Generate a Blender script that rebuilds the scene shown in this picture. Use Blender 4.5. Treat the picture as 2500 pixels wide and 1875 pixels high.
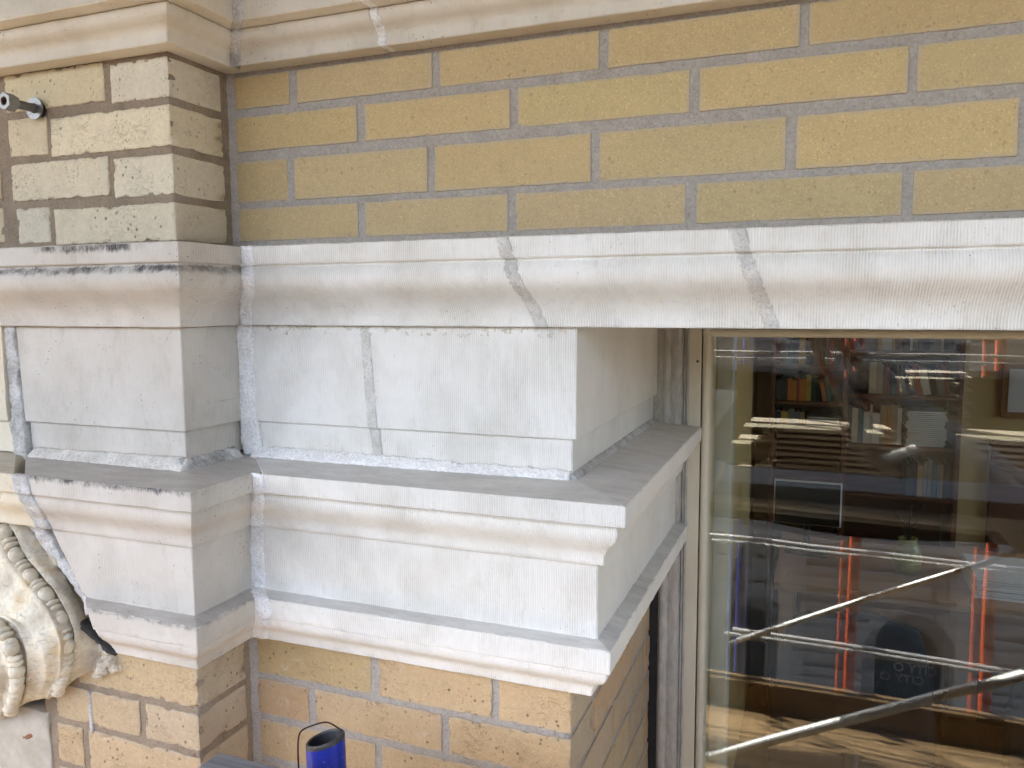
import bpy, bmesh, math, random
from mathutils import Vector, Matrix, Euler
from mathutils import noise as mnoise

random.seed(7)
for o in list(bpy.data.objects):
    bpy.data.objects.remove(o)
scene = bpy.context.scene
COL = scene.collection

# ------------------------------------------------------------------ camera
cam_d = bpy.data.cameras.new('camera')
cam = bpy.data.objects.new('camera', cam_d)
COL.objects.link(cam)
scene.camera = cam
YAW, PITCH, ROLL = 0.3693, -0.1025, -0.0053
cam.location = (0.7456, -0.9095, 0.0)
_f = Vector((-math.sin(YAW)*math.cos(PITCH), math.cos(YAW)*math.cos(PITCH), math.sin(PITCH)))
_r = Vector((math.cos(YAW), math.sin(YAW), 0))
_u = _r.cross(_f)
_r2 = _r*math.cos(ROLL) + _u*math.sin(ROLL)
_u2 = -_r*math.sin(ROLL) + _u*math.cos(ROLL)
cam.rotation_euler = Matrix((_r2, _u2, -_f)).transposed().to_euler()
cam_d.sensor_width = 36.0
cam_d.lens = 1947.54/2500*36.0
cam_d.clip_start = 0.01
cam_d.clip_end = 500

# ------------------------------------------------------------------ light
SUN_EL, SUN_AZ = math.radians(60), math.radians(238)   # azimuth measured from +Y towards +X
world = bpy.data.worlds.new('World')
scene.world = world
world.use_nodes = True
wn = world.node_tree.nodes
sky = wn.new('ShaderNodeTexSky')
sky.sky_type = 'NISHITA'
sky.sun_disc = False
sky.sun_elevation = SUN_EL
sky.sun_rotation = SUN_AZ
sky.air_density = 1.0
sky.dust_density = 4.8
sky.ozone_density = 1.0
world.node_tree.links.new(sky.outputs[0], wn['Background'].inputs[0])
wn['Background'].inputs[1].default_value = 0.15
sun_d = bpy.data.lights.new('sun', 'SUN')
sun_d.energy = 4.0
sun_d.angle = math.radians(0.53)
sun_d.color = (1.0, 0.95, 0.87)
sun = bpy.data.objects.new('sun', sun_d)
COL.objects.link(sun)
sd = Vector((math.sin(SUN_AZ)*math.cos(SUN_EL), math.cos(SUN_AZ)*math.cos(SUN_EL), math.sin(SUN_EL)))
sun.rotation_euler = (-sd).to_track_quat('-Z', 'Y').to_euler()
sun.location = sd*20

scene.view_settings.view_transform = 'Standard'
scene.view_settings.look = 'None'
scene.view_settings.gamma = 1.0
scene.view_settings.exposure = 3.02
scene.view_settings.use_curve_mapping = False
scene.render.engine = 'CYCLES'
scene.cycles.max_bounces = 6
scene.cycles.diffuse_bounces = 4
scene.cycles.glossy_bounces = 3
scene.cycles.transparent_max_bounces = 12
scene.cycles.debug_use_spatial_splits = True
scene.cycles.use_adaptive_sampling = True
scene.cycles.adaptive_threshold = 0.02
scene.cycles.caustics_reflective = False
scene.cycles.caustics_refractive = False

# ------------------------------------------------------------------ material helpers
class NT:
    def __init__(self, name):
        self.m = bpy.data.materials.new(name)
        self.m.use_nodes = True
        self.t = self.m.node_tree
        self.n = self.t.nodes
        self.b = self.n['Principled BSDF']
        self.b.inputs['Specular IOR Level'].default_value = 0.3
        self.tc = self.n.new('ShaderNodeTexCoord')
    def co(self):
        return self.tc.outputs['Object']
    def link(self, a, b):
        self.t.links.new(a, b)
    def _in(self, sock, v):
        if hasattr(v, 'is_linked') or hasattr(v, 'links'):
            self.t.links.new(v, sock)
        else:
            sock.default_value = v
    def noise(self, scale, detail=4, rough=0.55, co=None, dist=0.0):
        n = self.n.new('ShaderNodeTexNoise')
        n.inputs['Scale'].default_value = scale
        n.inputs['Detail'].default_value = detail
        n.inputs['Roughness'].default_value = rough
        n.inputs['Distortion'].default_value = dist
        self.link(co or self.co(), n.inputs['Vector'])
        return n.outputs['Fac']
    def voro(self, scale, co=None):
        n = self.n.new('ShaderNodeTexVoronoi')
        n.inputs['Scale'].default_value = scale
        self.link(co or self.co(), n.inputs['Vector'])
        return n
    def scaled(self, sx, sy, sz, co=None):
        n = self.n.new('ShaderNodeMapping')
        n.inputs['Scale'].default_value = (sx, sy, sz)
        self.link(co or self.co(), n.inputs['Vector'])
        return n.outputs[0]
    def math(self, op, a, b=0.0, c=0.0, clamp=False):
        n = self.n.new('ShaderNodeMath')
        n.operation = op
        n.use_clamp = clamp
        self._in(n.inputs[0], a)
        self._in(n.inputs[1], b)
        self._in(n.inputs[2], c)
        return n.outputs[0]
    def ramp(self, fac, stops):
        n = self.n.new('ShaderNodeValToRGB')
        cr = n.color_ramp
        while len(cr.elements) < len(stops):
            cr.elements.new(0.5)
        for e, (p, c) in zip(cr.elements, stops):
            e.position = p
            e.color = (c, c, c, 1) if isinstance(c, (int, float)) else (*c, 1)
        self.link(fac, n.inputs[0])
        return n.outputs[0]
    def step(self, fac, lo, hi):
        n = self.n.new('ShaderNodeMapRange')
        n.inputs[1].default_value = lo
        n.inputs[2].default_value = hi
        self.link(fac, n.inputs[0])
        return n.outputs[0]
    def mix(self, fac, a, b, mode='MIX'):
        n = self.n.new('ShaderNodeMix')
        n.data_type = 'RGBA'
        n.blend_type = mode
        for s, v in ((n.inputs[0], fac), (n.inputs[6], a), (n.inputs[7], b)):
            if isinstance(v, tuple):
                s.default_value = (*v, 1) if len(v) == 3 else v
            else:
                self._in(s, v)
        return n.outputs[2]
    def sep(self, v):
        n = self.n.new('ShaderNodeSeparateXYZ')
        self.link(v, n.inputs[0])
        return n.outputs
    def geo_n(self):
        n = self.n.new('ShaderNodeNewGeometry')
        return self.sep(n.outputs['Normal'])
    def objcol(self):
        n = self.n.new('ShaderNodeObjectInfo')
        return n.outputs['Color']
    def objrand(self):
        n = self.n.new('ShaderNodeObjectInfo')
        return n.outputs['Random']
    def bump(self, h, strength=0.3, dist=0.001, normal=None):
        n = self.n.new('ShaderNodeBump')
        n.inputs['Strength'].default_value = strength
        n.inputs['Distance'].default_value = dist
        self.link(h, n.inputs['Height'])
        if normal is not None:
            self.link(normal, n.inputs['Normal'])
        return n.outputs[0]
    def out(self, col=None, rough=None, normal=None, metal=None):
        if col is not None:
            if isinstance(col, tuple):
                self.b.inputs['Base Color'].default_value = (*col, 1)
            else:
                self.link(col, self.b.inputs['Base Color'])
        if rough is not None:
            self._in(self.b.inputs['Roughness'], rough)
        if normal is not None:
            self.link(normal, self.b.inputs['Normal'])
        if metal is not None:
            self.b.inputs['Metallic'].default_value = metal
        return self.m

MAT = {}

def brick_mat(name, pores=0.0, speck=0.5, stain=0.3, bumpd=0.0007, mott=0.3, rim=0.4):
    k = NT(name)
    base = k.objcol()
    big = k.noise(20, 4, 0.6)
    col = k.mix(k.math('MULTIPLY', k.step(big, 0.35, 0.72), mott), base, k.mix(1.0, base, (0.72, 0.72, 0.76), 'MULTIPLY'))
    mid = k.noise(130, 5, 0.75)
    col = k.mix(k.math('MULTIPLY', k.step(mid, 0.48, 0.70), 0.35), col, k.mix(1.0, col, (1.26, 1.24, 1.20), 'MULTIPLY'))
    col = k.mix(k.math('MULTIPLY', k.step(mid, 0.46, 0.30), 0.35), col, k.mix(1.0, col, (0.72, 0.70, 0.66), 'MULTIPLY'))
    fine = k.noise(430, 2, 0.7)
    col = k.mix(k.math('MULTIPLY', k.step(fine, 0.58, 0.68), speck*0.65), col, k.mix(1.0, col, (1.6, 1.55, 1.4), 'MULTIPLY'))
    col = k.mix(k.math('MULTIPLY', k.step(fine, 0.40, 0.28), speck*0.65), col, k.mix(1.0, col, (0.58, 0.54, 0.48), 'MULTIPLY'))
    g = k.sep(k.tc.outputs['Generated'])
    def near(q):
        return k.math('SUBTRACT', 0.5, k.math('ABSOLUTE', k.math('SUBTRACT', q, 0.5)))
    d = k.math('MINIMUM', k.math('MULTIPLY', near(g[0]), 0.17), k.math('MULTIPLY', near(g[2]), 0.05))
    d = k.math('ADD', d, k.math('MULTIPLY_ADD', k.noise(95, 5, 0.75), 0.010, -0.005))
    col = k.mix(k.math('MULTIPLY', k.step(d, 0.0042, 0.0010), rim), col, (0.44, 0.385, 0.31))
    h = k.math('ADD', k.math('MULTIPLY', mid, 0.8), k.math('MULTIPLY', fine, 0.5))
    if pores > 0:
        v = k.voro(85)
        dots = k.math('MULTIPLY', k.step(v.outputs['Distance'], 0.19, 0.11), k.step(k.noise(14, 2), 0.47, 0.58))
        v2 = k.voro(230, k.scaled(1, 1, 0.8))
        dots2 = k.math('MULTIPLY', k.step(v2.outputs['Distance'], 0.24, 0.14), k.step(k.noise(26, 2), 0.48, 0.60))
        dots = k.math('MAXIMUM', dots, k.math('MULTIPLY', dots2, 0.75))
        col = k.mix(k.math('MULTIPLY', dots, pores), col, (0.06, 0.05, 0.035))
        h = k.math('SUBTRACT', h, k.math('MULTIPLY', dots, 1.4))
        cr = k.math('ABSOLUTE', k.math('SUBTRACT', k.noise(42, 3, 0.6, k.scaled(1, 1, 2.6), 1.2), 0.5))
        crack = k.math('MULTIPLY', k.math('MULTIPLY', k.step(cr, 0.012, 0.004), k.step(k.noise(17, 2), 0.50, 0.60)), 0.75*pores)
        col = k.mix(crack, col, k.mix(1.0, col, (0.40, 0.36, 0.30), 'MULTIPLY'))
        h = k.math('SUBTRACT', h, crack)
    if stain > 0:
        w = k.math('MULTIPLY', k.step(k.noise(38, 6, 0.7, None, 0.6), 0.58, 0.74), stain)
        col = k.mix(w, col, (0.70, 0.66, 0.58))
        w2 = k.math('MULTIPLY', k.step(k.noise(30, 6, 0.7, None, 0.3), 0.42, 0.28), stain*0.8)
        col = k.mix(w2, col, k.mix(1.0, col, (0.60, 0.52, 0.42), 'MULTIPLY'))
    bm = k.bump(h, 0.8, bumpd)
    return k.out(col, 0.88, bm)

MAT['brick_new'] = brick_mat('brick_new', 0.08, 0.8, 0.0, 0.0006, 0.30, 0.55)
MAT['brick_cream'] = brick_mat('brick_cream', 0.55, 0.4, 0.32, 0.0010, 0.18, 0.25)
MAT['brick_orange'] = brick_mat('brick_orange', 0.55, 0.55, 0.30, 0.0010, 0.28, 0.5)

def mortar_mat(name, c1, c2, scale=420, bd=0.0007):
    k = NT(name)
    n1 = k.noise(35, 4, 0.6)
    col = k.mix(k.step(n1, 0.3, 0.7), c1, c2)
    n2 = k.noise(scale, 3, 0.8)
    col = k.mix(k.math('MULTIPLY', k.step(n2, 0.52, 0.68), 0.75), col, k.mix(1.0, col, (1.3, 1.3, 1.28), 'MULTIPLY'))
    col = k.mix(k.math('MULTIPLY', k.step(n2, 0.46, 0.30), 0.75), col, k.mix(1.0, col, (0.55, 0.53, 0.5), 'MULTIPLY'))
    n3 = k.noise(90, 3)
    h = k.math('ADD', k.math('MULTIPLY', n2, 0.7), n3)
    return k.out(col, 0.95, k.bump(h, 0.7, bd))

MAT['mortar_grey'] = mortar_mat('mortar_grey', (0.325, 0.292, 0.245), (0.400, 0.362, 0.312), 330)
MAT['mortar_brown'] = mortar_mat('mortar_brown', (0.225, 0.172, 0.118), (0.310, 0.245, 0.175), 260, 0.0012)
MAT['grout'] = mortar_mat('grout', (0.72, 0.70, 0.66), (0.85, 0.835, 0.80), 300, 0.0026)
MAT['grout_speckled'] = mortar_mat('grout_speckled', (0.50, 0.475, 0.42), (0.70, 0.67, 0.61), 300, 0.0022)
MAT['grout_beige'] = mortar_mat('grout_beige', (0.50, 0.455, 0.37), (0.72, 0.68, 0.59), 280, 0.0018)
MAT['grout_dirty'] = mortar_mat('grout_dirty', (0.33, 0.315, 0.285), (0.64, 0.62, 0.585), 280, 0.0026)

def terra_mat(name, c1, c2, tool=1.0, pores=0.0, soot=(), dirt=0.3, pitch=0.0029, warm=None):
    """white terracotta with combed vertical tooling; soot: list of (z0, z1, strength, scale) stained bands"""
    k = NT(name)
    P = k.sep(k.co())
    N = k.geo_n()
    ax = k.math('ABSOLUTE', N[0])
    side = k.math('GREATER_THAN', ax, 0.75)
    along = k.math('ADD', k.math('MULTIPLY', P[1], side), k.math('MULTIPLY', P[0], k.math('SUBTRACT', 1.0, side)))
    wob = k.math('MULTIPLY', k.noise(9, 2), 0.004)
    wob2 = k.math('MULTIPLY', k.noise(150, 2, 0.5, k.scaled(1, 1, 0.3)), 0.0007)
    ph = k.math('MULTIPLY', k.math('ADD', along, k.math('ADD', wob, wob2)), 2*math.pi/pitch)
    s = k.math('MULTIPLY_ADD', k.math('SINE', ph), 0.5, 0.5)
    flat = k.math('LESS_THAN', k.math('ABSOLUTE', N[2]), 0.93)
    patch = k.math('MULTIPLY_ADD', k.step(k.noise(16, 3, 0.6, k.scaled(1, 1, 0.45)), 0.33, 0.62), 0.6, 0.4)
    amp = k.math('MULTIPLY', k.math('MULTIPLY', flat, patch), tool)
    groove = k.math('MULTIPLY', k.math('POWER', s, 1.6), amp)
    n_big = k.noise(7, 4, 0.6)
    col = k.mix(k.step(n_big, 0.3, 0.7), c1, c2)
    # grime held in the grooves, in soft clouds
    cloud = k.step(k.noise(11, 5, 0.65, k.scaled(1, 1, 0.8)), 0.44, 0.72)
    gr = k.math('MULTIPLY', groove, k.math('MULTIPLY_ADD', cloud, 0.55, 0.20))
    col = k.mix(gr, col, k.mix(1.0, col, (0.58, 0.55, 0.49), 'MULTIPLY'))
    col = k.mix(k.math('MULTIPLY', cloud, dirt*0.42), col, k.mix(1.0, col, (0.66, 0.63, 0.58), 'MULTIPLY'))
    mot = k.noise(120, 5, 0.8)
    col = k.mix(k.math('MULTIPLY', k.step(mot, 0.52, 0.74), 0.28), col, k.mix(1.0, col, (0.78, 0.75, 0.70), 'MULTIPLY'))
    st = k.math('MULTIPLY', k.step(k.noise(60, 5, 0.7, k.scaled(1, 1, 0.35)), 0.56, 0.76), dirt*0.6)
    col = k.mix(st, col, k.mix(1.0, col, (0.70, 0.66, 0.60), 'MULTIPLY'))
    # grime on flat tops, deepened so their colour also carries the weaker light there
    up = k.math('GREATER_THAN', N[2], 0.9)
    col = k.mix(k.math('MULTIPLY', up, k.math('MULTIPLY_ADD', k.noise(18, 5, 0.7, k.scaled(0.5, 1.6, 1)), 0.5, 0.30)), col, k.mix(1.0, col, (0.50, 0.52, 0.56), 'MULTIPLY'))
    stre = k.noise(34, 6, 0.8, k.scaled(0.35, 1.4, 1))
    col = k.mix(k.math('MULTIPLY', up, k.step(stre, 0.45, 0.72)), col, k.mix(1.0, col, (0.80, 0.78, 0.76), 'MULTIPLY'))
    col = k.mix(k.math('MULTIPLY', up, k.math('MULTIPLY', k.step(stre, 0.45, 0.25), 0.6)), col, k.mix(1.0, col, (1.25, 1.25, 1.25), 'MULTIPLY'))
    fine = k.noise(500, 3, 0.7)
    h = k.math('ADD', k.math('MULTIPLY', groove, -1.0), k.math('MULTIPLY', fine, 0.35))
    if pores > 0:
        v = k.voro(120)
        d = k.math('MULTIPLY', k.step(v.outputs['Distance'], 0.14, 0.07), k.step(k.noise(18, 3), 0.50, 0.62))
        v2 = k.voro(300, k.scaled(1.0, 1.0, 0.7))
        d2 = k.math('MULTIPLY', k.step(v2.outputs['Distance'], 0.17, 0.09), k.step(k.noise(24, 3), 0.54, 0.64))
        d = k.math('MAXIMUM', d, k.math('MULTIPLY', d2, 0.75))
        col = k.mix(k.math('MULTIPLY', d, pores), col, (0.09, 0.08, 0.075))
        h = k.math('SUBTRACT', h, k.math('MULTIPLY', d, 1.5))
    for (z0, z1, strength, sc, x0, x1) in soot:
        zz = k.math('ADD', P[2], k.math('MULTIPLY_ADD', k.noise(sc, 6, 0.85, k.scaled(1, 1, 0.12)), 0.024, -0.012))
        inb = k.math('MULTIPLY', k.step(zz, z0-0.0022, z0+0.0024), k.step(zz, z1+0.0018, z1-0.0014))
        inb = k.math('MULTIPLY', inb, k.math('MULTIPLY', k.step(P[0], x0-.02, x0+.02), k.step(P[0], x1+.02, x1-.02)))
        brk = k.math('MULTIPLY', k.step(k.noise(sc*0.8, 6, 0.8, k.scaled(1, 1, 0.4)), 0.36, 0.58), k.math('LESS_THAN', N[2], 0.8))
        col = k.mix(k.math('MULTIPLY', k.math('MULTIPLY', inb, brk), strength), col, (0.045, 0.043, 0.045))
    return k.out(col, 0.72, k.bump(h, 0.8, 0.0006))

MAT['terra'] = terra_mat('terracotta_clean', (0.77, 0.742, 0.665), (0.84, 0.815, 0.75), 1.0, 0.3, (), 0.75)
MAT['terra_smooth'] = terra_mat('terracotta_smooth', (0.76, 0.73, 0.655), (0.82, 0.795, 0.73), 0.05, 0.2, (), 0.6)
MAT['terra_old'] = terra_mat('terracotta_old', (0.55, 0.51, 0.445), (0.65, 0.61, 0.545), 0.75, 0.9,
    [(0.0655, 0.085, 0.97, 75, -0.20, -0.035), (0.0385, 0.0462, 0.98, 30, -0.62, 0.035)], 0.9)
MAT['terra_old_low'] = terra_mat('terracotta_old_low', (0.56, 0.515, 0.45), (0.66, 0.62, 0.55), 0.8, 0.9,
    [(-0.2255, -0.2185, 0.9, 70, -0.40, 0.05), (-0.4005, -0.3955, 0.7, 60, -0.3, 0.05)], 0.6)
MAT['terra_upper'] = terra_mat('terracotta_upper', (0.60, 0.545, 0.44), (0.72, 0.67, 0.57), 0.35, 0.8,
    [(0.330, 0.352, 0.45, 30, -0.6, -0.30)], 0.7)
MAT['terra_far'] = terra_mat('terracotta_yellowed', (0.62, 0.54, 0.38), (0.74, 0.68, 0.55), 0.1, 0.5, (), 0.9)

def carved_mat():
    k = NT('carved_stone')
    a = k.noise(14, 5, 0.65)
    col = k.ramp(a, [(0.28, (0.40, 0.33, 0.25)), (0.42, (0.56, 0.49, 0.37)), (0.55, (0.74, 0.68, 0.53)), (0.70, (0.62, 0.46, 0.25))])
    b = k.noise(80, 5, 0.7, k.scaled(1, 1, 2.2), 0.8)
    col = k.mix(k.math('MULTIPLY', k.step(b, 0.55, 0.70), 0.75), col, (0.27, 0.24, 0.20))
    k.n_ = k.noise(420, 3)
    geo = k.n.new('ShaderNodeNewGeometry')
    concave = k.step(geo.outputs['Pointiness'], 0.49, 0.44)
    col = k.mix(k.math('MULTIPLY', concave, 0.8), col, (0.20, 0.165, 0.13))  # darker brown in the concave parts of the carving
    h = k.math('ADD', k.math('MULTIPLY', b, 1.0), k.math('MULTIPLY', k.n_, 0.4))
    return k.out(col, 0.85, k.bump(h, 0.55, 0.0012))
MAT['carved'] = carved_mat()

def plain(name, c1, c2, rough=0.6, metal=0.0, scale=40, bd=0.0, sc=(1, 1, 1), spec=0.4):
    k = NT(name)
    n = k.noise(scale, 5, 0.65, k.scaled(*sc))
    col = k.mix(k.step(n, 0.3, 0.7), c1, c2)
    k.b.inputs['Specular IOR Level'].default_value = spec
    nm = k.bump(n, 0.5, bd) if bd else None
    return k.out(col, rough, nm, metal)

MAT['zinc'] = plain('zinc_plated_steel', (0.20, 0.21, 0.215), (0.33, 0.34, 0.345), 0.42, 0.8, 300, 0.0002)
MAT['rust'] = plain('rusty_steel', (0.10, 0.05, 0.03), (0.16, 0.10, 0.06), 0.8, 0.3, 200, 0.0003)
MAT['dark_steel'] = plain('dark_steel', (0.045, 0.042, 0.04), (0.09, 0.085, 0.08), 0.5, 0.7, 150)
MAT['wire'] = plain('rusty_tie_wire', (0.020, 0.014, 0.011), (0.055, 0.036, 0.026), 0.6, 0.6, 90)

def blue_mat():
    k = NT('blue_pipe_paint')
    n = k.noise(30, 4)
    col = k.mix(k.step(n, 0.3, 0.7), (0.004, 0.018, 0.26), (0.008, 0.030, 0.36))
    sp = k.step(k.noise(190, 4, 0.7), 0.66, 0.72)
    col = k.mix(k.math('MULTIPLY', sp, 0.75), col, (0.40, 0.44, 0.50))
    stre = k.step(k.noise(110, 4, 0.6, k.scaled(1, 1, 0.14)), 0.62, 0.72)
    col = k.mix(k.math('MULTIPLY', stre, 0.40), col, (0.16, 0.20, 0.36))
    return k.out(col, 0.35, k.bump(n, 0.2, 0.0005))
MAT['blue'] = blue_mat()
MAT['blue_dark'] = plain('pipe_inside', (0.012, 0.012, 0.016), (0.03, 0.03, 0.035), 0.6, 0.2, 60)

def wood_mat(name, c1, c2, axis=0, rough=0.75, scale=1.0):
    k = NT(name)
    sc = [60*scale, 60*scale, 60*scale]
    sc[axis] = 3.0*scale
    n = k.noise(1.0, 6, 0.7, k.scaled(*sc), 0.4)
    col = k.mix(k.step(n, 0.28, 0.72), c1, c2)
    n2 = k.noise(6, 3)
    col = k.mix(k.math('MULTIPLY', n2, 0.35), col, k.mix(1.0, col, (0.7, 0.68, 0.65), 'MULTIPLY'))
    return k.out(col, rough, k.bump(n, 0.6, 0.0012))
MAT['wood_grey'] = wood_mat('weathered_grey_wood', (0.10, 0.105, 0.12), (0.27, 0.275, 0.29), 0)
MAT['wood_deck'] = wood_mat('scaffold_plank_wood', (0.15, 0.115, 0.055), (0.30, 0.24, 0.13), 0, 0.8, 0.6)
MAT['wood_shelf'] = wood_mat('bookcase_wood', (0.10, 0.035, 0.015), (0.17, 0.065, 0.03), 0, 0.45, 0.6)
MAT['wood_desk'] = wood_mat('desk_wood', (0.30, 0.14, 0.045), (0.42, 0.22, 0.08), 0, 0.4, 0.5)

MAT['cream_paint'] = plain('cream_window_paint', (0.55, 0.50, 0.37), (0.62, 0.57, 0.44), 0.42, 0, 30, 0.0003, (1, 1, 0.2))
MAT['jamb_stone'] = plain('weathered_brickmould', (0.36, 0.335, 0.28), (0.56, 0.53, 0.465), 0.85, 0, 110, 0.0012, (1, 1, 0.35))
MAT['caulk'] = plain('old_caulk', (0.36, 0.33, 0.26), (0.60, 0.57, 0.48), 0.7, 0, 150, 0.0015, (1, 1, 0.35))
MAT['black_gap'] = plain('black_joint_filler', (0.018, 0.017, 0.015), (0.035, 0.033, 0.03), 0.8, 0, 60)
MAT['panel'] = plain('patched_render', (0.36, 0.325, 0.25), (0.52, 0.48, 0.40), 0.9, 0, 30, 0.002)

def glass_mat():
    k = NT('window_glass')
    k.n.remove(k.b)
    lw = k.n.new('ShaderNodeLayerWeight')
    lw.inputs['Blend'].default_value = 0.5
    fac = k.math('MULTIPLY_ADD', k.math('POWER', lw.outputs['Facing'], 5.0), 0.9, 0.055)
    gl = k.n.new('ShaderNodeBsdfGlossy')
    gl.inputs['Roughness'].default_value = 0.0
    wv = k.noise(1.6, 2, 0.5, k.scaled(1.0, 1.0, 0.5))
    k.link(k.bump(wv, 0.25, 0.007), gl.inputs['Normal'])
    tr = k.n.new('ShaderNodeBsdfTransparent')
    tr.inputs[0].default_value = (0.965, 0.975, 0.965, 1)
    mx = k.n.new('ShaderNodeMixShader')
    k.link(fac, mx.inputs[0])
    k.link(tr.outputs[0], mx.inputs[1])
    k.link(gl.outputs[0], mx.inputs[2])
    k.link(mx.outputs[0], k.n['Material Output'].inputs[0])
    return k.m
MAT['glass'] = glass_mat()

# ------------------------------------------------------------------ mesh helpers
def mk(name, V, F, mat, parent=None, smooth=True, color=None):
    me = bpy.data.meshes.new(name)
    me.from_pydata([tuple(v) for v in V], [], F)
    if isinstance(mat, (list, tuple)):
        for m in mat:
            me.materials.append(m)
    else:
        me.materials.append(mat)
    if smooth:
        me.polygons.foreach_set('use_smooth', [True]*len(me.polygons))
    me.update()
    o = bpy.data.objects.new(name, me)
    COL.objects.link(o)
    if parent:
        o.parent = parent
    if color:
        o.color = (*color, 1)
    return o

def empty(name, label, cat, group=None, loc=(0, 0, 0)):
    o = bpy.data.objects.new(name, None)
    o.empty_display_size = 0.05
    COL.objects.link(o)
    tag(o, label, cat, group)
    return o

def tag(o, label=None, cat=None, group=None, kind=None):
    if label: o['label'] = label
    if cat: o['category'] = cat
    if group: o['group'] = group
    if kind: o['kind'] = kind
    return o

def fixnormals(o):
    bm = bmesh.new(); bm.from_mesh(o.data)
    bmesh.ops.recalc_face_normals(bm, faces=bm.faces)
    bm.to_mesh(o.data); bm.free()
    return o

def lin(a, b, r, seg):
    """grid coordinates from a to b with extra lines close to both ends"""
    n = max(1, int(round((b-a-2*r)/seg)))
    mid = [a+r+(b-a-2*r)*i/n for i in range(n+1)]
    return [a, a+r*0.35] + mid + [b-r*0.35, b]

def rbox(name, x, y, z, mat, parent=None, r=0.0012, seg=0.012, rough=0.0005, chip=0.0, color=None, seed=0.0):
    """box with rounded arrises, slightly uneven faces and chipped edges"""
    r = min(r, 0.45*min(x[1]-x[0], y[1]-y[0], z[1]-z[0]))
    G = [lin(*x, r, seg), lin(*y, r, max(seg, 0.02)), lin(*z, r, seg)]
    lo = Vector((x[0], y[0], z[0])); hi = Vector((x[1], y[1], z[1]))
    idx = {}; V = []; F = []
    so = Vector((seed*3.1, seed*1.7, seed*2.3))
    def vid(i, j, k):
        key = (i, j, k)
        if key in idx: return idx[key]
        p = Vector((G[0][i], G[1][j], G[2][k]))
        q = Vector([min(max(p[a], lo[a]+r), hi[a]-r) for a in range(3)])
        d = p-q
        pp = q + d.normalized()*r if d.length > 1e-9 else p
        if rough:
            amp = rough*(mnoise.noise(pp*55+so) + 0.5*mnoise.noise(pp*140+so))
            nb = sum(1 for a in range(3) if p[a] < lo[a]+r*1.01 or p[a] > hi[a]-r*1.01)
            dirv = d.normalized() if d.length > 1e-9 else Vector((0, 0, 0))
            if nb >= 2 and chip:
                c = 0.8*mnoise.noise(pp*48+so*2) + 0.9*mnoise.noise(pp*160+so)
                amp -= 1.5*chip*max(0.0, c-0.05)
                amp *= 1.3
            pp = pp + dirv*amp
        idx[key] = len(V); V.append(pp); return idx[key]
    nx, ny, nz = len(G[0])-1, len(G[1])-1, len(G[2])-1
    for i in range(nx):
        for k in range(nz):
            F.append((vid(i, 0, k), vid(i+1, 0, k), vid(i+1, 0, k+1), vid(i, 0, k+1)))
            F.append((vid(i, ny, k), vid(i, ny, k+1), vid(i+1, ny, k+1), vid(i+1, ny, k)))
    for j in range(ny):
        for k in range(nz):
            F.append((vid(0, j, k), vid(0, j, k+1), vid(0, j+1, k+1), vid(0, j+1, k)))
            F.append((vid(nx, j, k), vid(nx, j+1, k), vid(nx, j+1, k+1), vid(nx, j, k+1)))
    for i in range(nx):
        for j in range(ny):
            F.append((vid(i, j, 0), vid(i, j+1, 0), vid(i+1, j+1, 0), vid(i+1, j, 0)))
            F.append((vid(i, j, nz), vid(i+1, j, nz), vid(i+1, j+1, nz), vid(i, j+1, nz)))
    return mk(name, V, F, mat, parent, True, color)

def box(name, x, y, z, mat, parent=None, color=None):
    V = [(x[i], y[j], z[k]) for i in (0, 1) for j in (0, 1) for k in (0, 1)]
    F = [(0, 1, 3, 2), (4, 6, 7, 5), (0, 4, 5, 1), (2, 3, 7, 6), (0, 2, 6, 4), (1, 5, 7, 3)]
    return mk(name, V, F, mat, parent, False, color)

def tube(name, pts, rad, mat, parent=None, seg=14, caps=True):
    pts = [Vector(p) for p in pts]
    V = []; F = []; n = len(pts)
    up = Vector((0, 0, 1))
    prev = None
    for i, p in enumerate(pts):
        d = (pts[min(i+1, n-1)] - pts[max(i-1, 0)]).normalized()
        if prev is None:
            a = d.cross(up)
            if a.length < 1e-3: a = d.cross(Vector((1, 0, 0)))
        else:
            a = prev - d*prev.dot(d)
        a.normalize(); b = d.cross(a); prev = a
        rr = rad[i] if isinstance(rad, (list, tuple)) else rad
        for s in range(seg):
            t = 2*math.pi*s/seg
            V.append(p + a*(rr*math.cos(t)) + b*(rr*math.sin(t)))
    for i in range(n-1):
        for s in range(seg):
            F.append((i*seg+s, i*seg+(s+1) % seg, (i+1)*seg+(s+1) % seg, (i+1)*seg+s))
    if caps:
        F.append(tuple(range(seg))[::-1]); F.append(tuple(range((n-1)*seg, n*seg)))
    o = mk(name, V, F, mat, parent, True)
    for pl in o.data.polygons:
        if len(pl.vertices) > 4: pl.use_smooth = False
    return fixnormals(o)

def smooth_pts(P, per=8):
    """Catmull-Rom through the points"""
    P = [Vector(p) for p in P]
    out = []
    for i in range(len(P)-1):
        a, b, c, d = P[max(i-1, 0)], P[i], P[i+1], P[min(i+2, len(P)-1)]
        for j in range(per):
            t = j/per
            out.append(0.5*((2*b) + (c-a)*t + (2*a-5*b+4*c-d)*t*t + (3*b-a-3*c+d)*t**3))
    out.append(P[-1])
    return out

def resample(prof, step):
    out = [prof[0]]
    for (a, b) in zip(prof[:-1], prof[1:]):
        L = math.hypot(b[0]-a[0], b[1]-a[1])
        n = max(1, int(math.ceil(L/step)))
        for i in range(1, n+1):
            out.append((a[0]+(b[0]-a[0])*i/n, a[1]+(b[1]-a[1])*i/n))
    return out

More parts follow.
